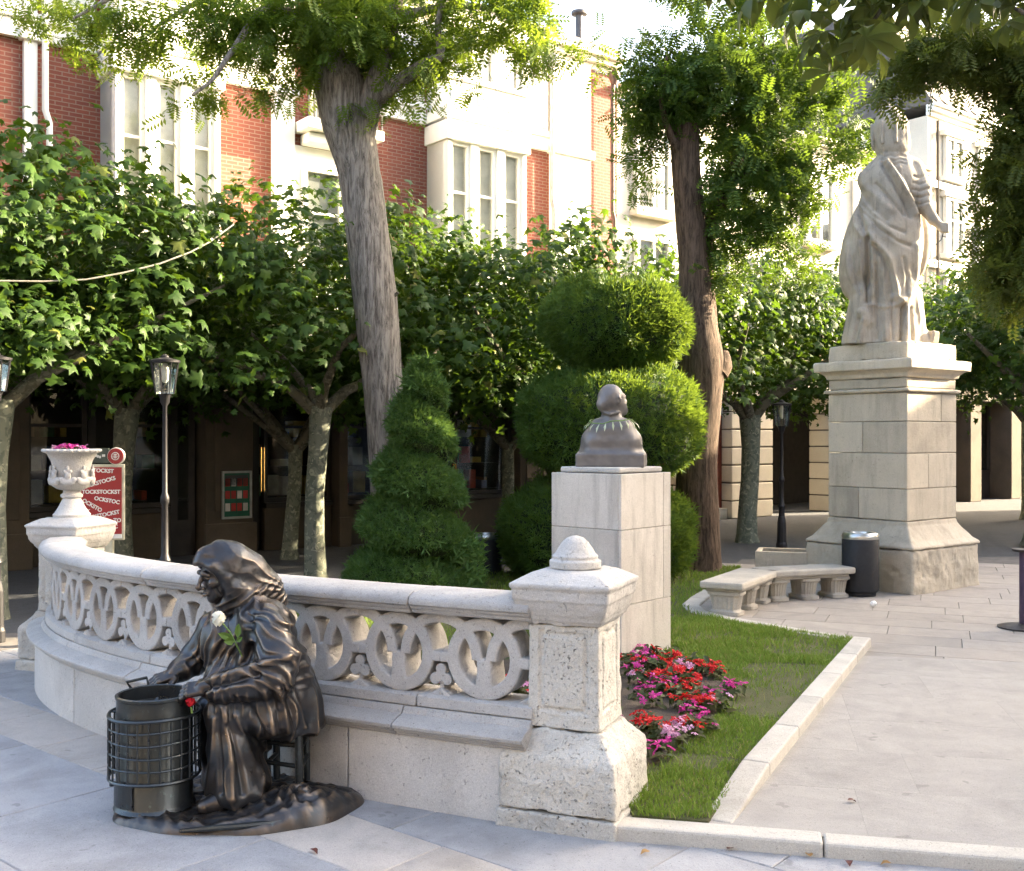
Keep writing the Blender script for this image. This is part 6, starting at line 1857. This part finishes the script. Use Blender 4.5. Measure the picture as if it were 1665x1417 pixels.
def plane_tree(loc, rad, zb, zt, nleaf, seed, label, tr=.11, singles=0, lean=(0, 0), fork=2.0, group='pollarded plane trees'):
    r = np.random.default_rng(seed); rnd = random.Random(seed)
    x, y = loc
    t = thing('plane_tree', label, 'tree', (x, y, 0), group)
    top = Vector((x + lean[0], y + lean[1], fork))
    zs = [0, .12, .5, 1.0, 1.5, fork]
    path = [Vector((x + lean[0] * (z / fork) ** 1.3 + .02 * math.sin(3 * z + seed), y + lean[1] * (z / fork) ** 1.3, z)) for z in zs]
    MB().tube(path, [tr * 1.35, tr * 1.12, tr, tr * .95, tr * .97, tr * 1.15], 16).build('trunk', PBARK, t, smooth=True)
    nb = rnd.randint(5, 6); ends = []
    for k in range(nb):
        a = 2 * math.pi * k / nb + rnd.random()
        dv = lambda an, m: Vector((math.cos(an) * U2.x - math.sin(an) * .6 * U2.y, math.cos(an) * U2.y + math.sin(an) * .6 * U2.x, 0)) * m
        p1 = top + dv(a, .35) + Vector((0, 0, .2))
        p2 = top + dv(a, rad * .45) + Vector((0, 0, (zb - fork) * .6 + .55))
        p3 = top + dv(a + .2, rad * .8) + Vector((0, 0, (zt - fork) * .5))
        MB().tube([top - Vector((0, 0, .1)), p1, p2, p3], [tr * .70, tr * .5, tr * .32, tr * .15], 9).build('branch', LIMB, t, smooth=True)
        ends += [p1, p2, p3]
    ncl = 230
    a = r.uniform(0, 2 * math.pi, ncl); q = np.sqrt(r.uniform(0, 1, ncl)) * rad * (1 + .18 * np.sin(3 * a + seed) + .1 * np.sin(5 * a))
    hz = zb + (zt - zb) * r.uniform(0, 1, ncl) ** .8
    edge = np.clip(1 - (q / rad) ** 2 * .35, .5, 1)
    hz = zb + .12 + (hz - zb) * edge + .18 * np.sin(2.3 * a + seed)
    ua, va = q * np.cos(a), q * np.sin(a) * (.60 if fork > 1.8 else .35) + (.45 if fork > 1.8 else 0)          # the row is clipped flat: long with the street, shallow across it
    C = np.stack([x + lean[0] + ua * U2.x - va * U2.y, y + lean[1] + ua * U2.y + va * U2.x, hz], 1)
    ci = r.integers(0, ncl, nleaf)
    off = r.normal(0, 1, (nleaf, 3)) * np.array([.22, .22, .15])
    P = C[ci] + off
    outw = np.stack([np.cos(a[ci]) * U2.x - np.sin(a[ci]) * U2.y, np.cos(a[ci]) * U2.y + np.sin(a[ci]) * U2.x, np.zeros(nleaf)], 1)
    nr = np.array([[0, 0, 1.0]]) * .9 + outw * .45 + off * 1.5 + r.normal(0, .42, (nleaf, 3))
    S = r.uniform(.09, .23, nleaf)
    M = frames(nr, r.uniform(0, 2 * math.pi, nleaf))
    if singles:
        key = P[:, 1] + .35 * np.abs(P[:, 2] - 3.2)
        od = np.argsort(key)[:singles]
    else: od = np.array([], int)
    rest = np.setdiff1d(np.arange(nleaf), od)
    h1, h2 = rest[::2], rest[1::2]
    v, f = scatter(LV_, LF_, P[h1], M[h1], S[h1])
    v_, f_ = scatter(LV2, LF_, P[h2], M[h2], S[h2])
    f = np.concatenate([f, f_ + len(v)]); v = np.concatenate([v, v_])
    tag(np_obj('crown', v, f, PLEAF, t, smooth=True), kind='stuff')
    for i in od:
        e_ = Matrix([list(row) for row in M[i]]).to_euler()
        link('leaf', leaf_me, t, tuple(P[i]), e_, float(S[i]))
    return t
plane = [((-4.72, 9.75), 2.6, 2.15, 4.35, 7000, 1, 'plane tree whose trunk stands at the left picture edge', .10, 110),
         ((-2.26, 12.25), 3.0, 2.1, 4.35, 8500, 2, 'plane tree with mottled trunk right of the bronze woman\'s head', .115, 110),
         ((0.75, 14.3), 3.0, 2.1, 4.35, 8000, 3, 'plane tree hidden behind the tiered topiary', .115, 60),
         ((3.72, 16.9), 3.0, 2.15, 4.5, 8000, 4, 'plane tree in front of the red door, left of the lamp post', .15, 60),
         ((6.9, 19.4), 3.0, 2.15, 4.7, 6500, 5, 'plane tree far behind the stone king, between lamp and pedestal', .14, 0),
         ((7.85, 16.1), 2.3, 2.2, 4.3, 6000, 6, 'plane tree with leaning trunk at the right picture edge', .16, 40),
         ((10.4, 21.6), 3.0, 2.4, 4.9, 5500, 7, 'farthest plane tree at the right, behind the leaning one', .14, 0),
         ((-4.75, 13.0), 2.2, 2.3, 4.0, 5500, 8, 'plane tree with dark trunk close to the shops, behind the poster stand', .13, 0),
         ((-7.0, 10.6), 2.4, 2.3, 4.5, 5000, 9, 'plane tree beyond the left edge, only its leaves in view', .11, 0),
         ((-3.0, 14.55), 2.6, 1.95, 3.7, 5000, 11, 'plane tree against the shops, its low dark leaves over the wall poster', .10, 0),
         ((-.1, 16.7), 2.6, 1.95, 3.8, 5000, 12, 'plane tree against the shops, seen between the two topiaries', .10, 0),
         ((12.6, 19.6), 3.0, 2.3, 4.8, 4000, 10, 'plane tree beyond the right edge that shades the shops', .14, 0)]
for lc, rad, zb, zt, nl, sd, lab, tr, sg in plane:
    plane_tree(lc, rad, zb, zt, nl, sd, lab, tr, sg, lean=((.35, .1) if sd == 6 else (.05, .05)), fork=(1.55 if sd > 10 else 2.0))

# ---- honey locusts: feathery leaves on real limbs
LLEAF = leafmat('locust_leaf', (.055, .105, .018), (.095, .15, .025), (.27, .37, .03), .45, .5)
LLEAF_D = leafmat('dark_locust_leaf', (.060, .088, .020), (.098, .122, .026), (.21, .25, .028), .40, .5)
def frond(npair=6):
    v = []; f = []
    for k in range(npair):
        t = .12 + .80 * k / npair
        for s in (-1, 1):
            b = len(v); L = .30 * (1 - .35 * abs(t - .5)); zc_ = -.16 * t * t
            v += [(0, t, zc_), (s * L * .5, t + .005, zc_ + .0), (s * L, t + .085, zc_ - .03), (s * L * .5, t + .125, zc_ - .005)]
            f.append((b, b + 1, b + 2, b + 3) if s > 0 else (b + 3, b + 2, b + 1, b))
    b = len(v); v += [(0, .90, -.14), (.04, .98, -.17), (0, 1.08, -.21), (-.04, .98, -.17)]; f.append((b, b + 1, b + 2, b + 3))
    return np.array(v, np.float32), np.array(f)
FV, FF = frond()
def feathery(blobs, Y, depth, mat, parent, seed, size=.24, droop=.35, dens=.95):
    r = np.random.default_rng(seed); Vs = []; Fs = []; off = 0
    for (px, py, rx, ry, n) in blobs:
        n = int(n * dens)
        c = np.array(at(px, py, Y)); k = Y / FPX
        nt = max(3, n // 9)
        d = r.normal(0, 1, (nt, 3)); d /= np.linalg.norm(d, axis=1, keepdims=True); d *= r.uniform(.1, 1, (nt, 1)) ** .45
        tw = c + d * np.array([rx * k, depth * min(1, rx / 90), ry * k])
        ax = r.normal(0, 1, (nt, 3)); ax[:, 2] = ax[:, 2] * .3 - .25; ax /= np.linalg.norm(ax, axis=1, keepdims=True)
        ti = r.integers(0, nt, n)
        u = r.uniform(-.5, .5, n)
        P = tw[ti] + ax[ti] * (u * .45)[:, None] + r.normal(0, .035, (n, 3))
        y = ax[ti] * .4 + r.normal(0, .75, (n, 3)) + np.array([[0, 0, -droop]]); y /= np.linalg.norm(y, axis=1, keepdims=True)
        z = np.array([[0, 0, 1.0]]) + r.normal(0, .5, (n, 3)); z -= y * (z * y).sum(1, keepdims=True); z /= np.linalg.norm(z, axis=1, keepdims=True)
        x = np.cross(y, z)
        v, f = scatter(FV, FF, P, np.stack([x, y, z], 2), r.uniform(.65, 1.2, n) * size)
        Vs.append(v); Fs.append(f + off); off += len(v)
        # the twigs themselves
    return np.concatenate(Vs), np.concatenate(Fs)
def limb(pts, Y, rad, name, parent, mat=LBARK, n=12, dy=None):
    P = [at(px, py, Y + (dy[i] if dy else 0)) for i, (px, py) in enumerate(pts)]
    # subdivide smoothly
    Q = []; Rr = []
    for i in range(len(P) - 1):
        a = P[max(i - 1, 0)]; b = P[i]; c = P[i + 1]; d = P[min(i + 2, len(P) - 1)]
        for k in range(4):
            t = k / 4
            Q.append(.5 * ((2 * b) + (c - a) * t + (2 * a - 5 * b + 4 * c - d) * t * t + (3 * b - a - 3 * c + d) * t ** 3)); Rr.append(rad[i] + (rad[i + 1] - rad[i]) * t)
    Q.append(P[-1]); Rr.append(rad[-1])
    return MB().tube(Q, Rr, n).build(name, mat, parent, smooth=True)
def rough_trunk(o, amp=.012):
    me = o.data; n = len(me.vertices); co = np.empty(n * 3, np.float32); me.vertices.foreach_get('co', co); co = co.reshape(-1, 3)
    no = np.empty(n * 3, np.float32); me.vertices.foreach_get('normal', no); no = no.reshape(-1, 3)
    co += no * (amp * fbm(co * np.array([9, 9, 1.6], np.float32), 3, 3))[:, None]
    me.vertices.foreach_set('co', co.ravel())
Y1 = 11.35
t1b = at(641, 0, Y1)
tr1 = thing('honey_locust', 'tall locust tree with pale ridged leaning trunk, left of the spiral topiary', 'tree', (t1b.x, Y1, LG), 'feathery locust trees')
k = Y1 / FPX
o = limb([(643, 955), (638, 860), (631, 720), (620, 600), (610, 480), (598, 380), (583, 280), (566, 200), (553, 140), (548, 110)], Y1, [40 * k, 33 * k, 33 * k, 33 * k, 36 * k, 35 * k, 34 * k, 42 * k, 42 * k, 34 * k], 'trunk', tr1, n=28); rough_trunk(o)
limb([(546, 140), (535, 80), (520, 10), (515, -80)], Y1, [30 * k, 22 * k, 17 * k, 10 * k], 'branch', tr1)
limb([(588, 215), (602, 165), (622, 100), (640, 30), (655, -60)], Y1, [24 * k, 20 * k, 14 * k, 11 * k, 8 * k], 'branch', tr1, dy=[0, -.1, -.2, -.3, -.4])
limb([(600, 175), (640, 140), (690, 105), (716, 90), (712, 40), (730, -30)], Y1, [15 * k, 12 * k, 9 * k, 7 * k, 5 * k, 4 * k], 'branch', tr1, dy=[0, -.2, -.4, -.5, -.6, -.7])
limb([(530, 60), (440, 10), (380, 80), (345, 130), (312, 155)], Y1, [10 * k, 7 * k, 4.5 * k, 3 * k, 2 * k], 'branch', tr1, dy=[0, -.4, -.8, -1, -1.1])
limb([(520, 10), (420, -40), (310, 10), (230, 60)], Y1, [9 * k, 7 * k, 4 * k, 2 * k], 'branch', tr1, dy=[0, .2, .4, .5])
limb([(520, 0), (380, -60), (220, -20), (120, 30)], Y1, [9 * k, 7 * k, 4 * k, 2 * k], 'branch', tr1, dy=[0, -.3, -.6, -.8])
limb([(640, 30), (740, 10), (820, 20), (890, 60)], Y1, [9 * k, 6 * k, 4 * k, 2 * k], 'branch', tr1, dy=[-.3, -.2, 0, .2])
bl1 = [(560, 45, 100, 55, 620), (480, 45, 80, 45, 380), (640, 65, 90, 55, 520), (760, 30, 90, 40, 380), (860, 55, 50, 55, 220), (400, 60, 60, 40, 200), (300, 60, 100, 50, 280), (180, 55, 80, 60, 210), (95, 20, 60, 35, 100), (430, 120, 50, 40, 120), (545, 105, 55, 25, 160), (720, 110, 60, 35, 110), (600, -50, 250, 70, 700), (300, -70, 250, 70, 450), (850, -60, 120, 60, 220), (315, 160, 40, 25, 45), (590, 185, 22, 16, 26), (655, 150, 40, 25, 60), (960, 70, 30, 20, 18), (930, 100, 30, 12, 20)]
v, f = feathery(bl1, Y1 - .2, 1.0, LLEAF, tr1, 11)
tag(np_obj('crown', v, f, LLEAF, tr1, smooth=False), kind='stuff')
Y2 = 12.75; t2b = at(1135, 0, Y2); k = Y2 / FPX
tr2 = thing('honey_locust', 'locust tree with dark forked trunk and a sawn limb, right of the tiered topiary', 'tree', (t2b.x, Y2, LG), 'feathery locust trees')
o = limb([(1130, 930), (1133, 860), (1133, 760), (1136, 660), (1140, 590), (1132, 500), (1128, 420), (1120, 330), (1115, 260), (1114, 206)], Y2, [46 * k, 36 * k, 34 * k, 36 * k, 38 * k, 27 * k, 24 * k, 23 * k, 23 * k, 24 * k], 'trunk', tr2, BROWN_BARK, n=28); rough_trunk(o)
limb([(1142, 600), (1148, 540), (1146, 450), (1148, 380), (1165, 340), (1185, 290), (1215, 230), (1235, 150), (1240, 60)], Y2, [26 * k, 20 * k, 15 * k, 16 * k, 14 * k, 11 * k, 9 * k, 6 * k, 3 * k], 'branch', tr2, BROWN_BARK, dy=[.05, .15, .2, .2, .2, .2, .2, .1, 0])
limb([(1165, 600), (1172, 590), (1176, 570)], Y2, [24 * k, 20 * k, 8 * k], 'burl', tr2, BROWN_BARK)
limb([(1112, 260), (1090, 220), (1075, 160), (1085, 90)], Y2, [8 * k, 6 * k, 4 * k, 2 * k], 'branch', tr2, BROWN_BARK, dy=[0, -.2, -.3, -.3])
limb([(1185, 290), (1240, 280), (1290, 300)], Y2, [8 * k, 5 * k, 2 * k], 'branch', tr2, BROWN_BARK, dy=[.2, 0, -.1])
bl2 = [(1085, 120, 55, 65, 260), (1060, 190, 50, 55, 260), (1170, 130, 90, 75, 560), (1240, 205, 85, 100, 640), (1215, 300, 80, 95, 560), (1285, 330, 42, 80, 230), (1190, 385, 45, 40, 130), (1120, 155, 70, 50, 280), (1250, 70, 100, 50, 330), (1330, 130, 50, 80, 240), (1025, 290, 25, 50, 45), (1385, 230, 40, 60, 120), (1210, -20, 180, 50, 420), (1050, 90, 30, 50, 60), (1160, 440, 25, 30, 40), (1300, 430, 30, 40, 50)]
LLEAF2 = leafmat('green_locust_leaf', (.040, .085, .018), (.070, .12, .024), (.17, .26, .022), .38, .5)
v, f = feathery(bl2, Y2, .8, LLEAF2, tr2, 12, .27, dens=1.1)
tag(np_obj('crown', v, f, LLEAF2, tr2, smooth=False), kind='stuff')
Y3 = 9.0; t3b = at(1790, 0, Y3); k = Y3 / FPX
tr3 = thing('honey_locust', 'dark locust tree hanging in from the right picture edge', 'tree', (t3b.x, Y3, LV), 'feathery locust trees')
limb([(1790, 1020), (1785, 800), (1780, 500), (1775, 250), (1760, 60), (1740, -120)], Y3, [42 * k, 36 * k, 32 * k, 28 * k, 20 * k, 8 * k], 'trunk', tr3, n=20)
limb([(1775, 250), (1720, 240), (1660, 300), (1640, 400)], Y3, [14 * k, 9 * k, 5 * k, 2 * k], 'branch', tr3)
limb([(1765, 90), (1690, 40), (1600, 60), (1540, 105), (1490, 120)], Y3, [14 * k, 10 * k, 6 * k, 4 * k, 2 * k], 'branch', tr3, dy=[0, .3, .6, .7, .8])
bl3 = [(1652, 300, 50, 95, 480), (1636, 400, 44, 60, 260), (1660, 450, 55, 55, 260), (1665, 190, 45, 75, 300), (1490, 100, 60, 32, 170), (1420, 140, 30, 22, 40), (1530, 70, 80, 45, 260), (1625, 90, 60, 60, 320), (1730, 320, 80, 180, 600), (1720, 60, 90, 120, 450), (1615, 330, 22, 50, 50)]
v, f = feathery(bl3, Y3, .6, LLEAF_D, tr3, 13, .21, dens=1.25)
tag(np_obj('crown', v, f, LLEAF_D, tr3, smooth=False), kind='stuff')

# ---- horse chestnut overhead: big drooping hand-shaped leaves, each its own piece
CLEAF = leafmat('chestnut_leaf', (.055, .085, .022), (.10, .12, .035), (.20, .24, .04), .38, .4)
def palmate(seed):
    rnd = random.Random(seed); V = []; Fq = []
    for k in range(6):
        a = R(-95 + 38 * k + rnd.uniform(-8, 8)); L = (.115, .145, .165, .165, .145, .115)[k] * rnd.uniform(.9, 1.1); w = L * .20
        d = Vector((math.sin(a), math.cos(a), 0)); s = Vector((d.y, -d.x, 0))
        b = len(V)
        dr = rnd.uniform(.5, .9)
        pts = [(0, 0), (.30, .45), (.62, 1.0), (.82, .75), (1.0, 0.0)]
        mid = []; 
        for t, ww in pts:
            c = d * L * t * (1 - .15 * t) + Vector((0, 0, -dr * L * t * t * .75)); V.append(tuple(c)); V.append(tuple(c + s * w * ww + Vector((0, 0, .015 * ww)))); V.append(tuple(c - s * w * ww + Vector((0, 0, .015 * ww))))
        for i in range(4):
            p = b + 3 * i
            Fq += [(p, p + 1, p + 4, p + 3), (p + 3, p + 5, p + 2, p)]
    return np_mesh('leaf', np.array(V), np.array(Fq), CLEAF, True)
pal = [palmate(s) for s in range(4)]
hc = thing('chestnut_tree', 'horse chestnut whose large leaves hang into the top right corner', 'tree', (4.35, 4.9, PZ))
MB().tube([(4.35, 4.9, LV - .02), (4.3, 4.95, 1.2), (4.2, 5.0, 2.6), (4.05, 5.0, 3.6), (3.9, 4.9, 4.6)], [.26, .20, .18, .16, .10], 18).build('trunk', LBARK, hc, smooth=True)
YC = 4.9
limb([(2250, 120), (1950, 40), (1700, -30), (1480, -60), (1300, -40), (1170, -10)], YC, [.09, .06, .045, .03, .018, .008], 'branch', hc)
limb([(1950, 40), (1800, 60), (1660, 20), (1560, -10)], YC, [.04, .025, .015, .008], 'branch', hc)
limb([(1480, -60), (1430, 20), (1400, 60)], YC, [.016, .010, .005], 'branch', hc)
cp = [(1160, 5), (1205, -18), (1250, 10), (1295, 15), (1320, 30), (1345, 60), (1340, 100), (1375, 20), (1372, 80), (1400, 45), (1420, 15), (1432, 95), (1455, 5), (1478, 30), (1505, 10), (1540, 0), (1560, 20), (1590, 5), (1620, 0), (1650, 15), (1640, 50), (1660, 40), (1310, -20), (1360, -15), (1410, -25), (1470, -25), (1520, -20), (1570, -25), (1630, -25), (1270, -25), (1385, 5), (1440, 40), (1330, 5), (1400, 110), (1350, 125), (1415, 75), (1600, 20), (1675, 70), (1690, 20), (1225, -5), (1300, 50), (1385, 60), (1460, 60), (1140, -15)]
rnd = random.Random(5)
for i, (px, py) in enumerate(cp * 2):
    dY = rnd.uniform(-.5, .5)
    p = at(px + rnd.uniform(-10, 10) + (0 if i < len(cp) else rnd.uniform(-25, 25)), py - 12 + rnd.uniform(-12, 6) - (0 if i < len(cp) else 25), YC + dY)
    link('leaf', pal[i % 4], hc, p, (rnd.uniform(-.7, .7), rnd.uniform(-.6, .6), rnd.random() * 6.28), rnd.uniform(.8, 1.15))
# upper crown out of sight above
r = np.random.default_rng(8)
V = []; Fs = []; off = 0
me = pal[0]; n = len(me.vertices); tv = np.empty(n * 3, np.float32); me.vertices.foreach_get('co', tv); tv = tv.reshape(-1, 3)
tf = np.array([tuple(p.vertices) for p in me.polygons])
nn = 1500
P = np.stack([r.normal(3.9, 1.1, nn), r.normal(4.6, 1.1, nn), r.uniform(4.3, 6.6, nn)], 1)
m = (P[:, 2] > EYE + .42 * np.maximum(P[:, 1], .5) + .35)
P = P[m]
v, f = scatter(tv, tf, P, frames(np.array([[0, 0, 1.0]]) + r.normal(0, .3, (len(P), 3)), r.uniform(0, 6.28, len(P))), r.uniform(.8, 1.2, len(P)))
tag(np_obj('crown', v, f, CLEAF, hc), kind='stuff')
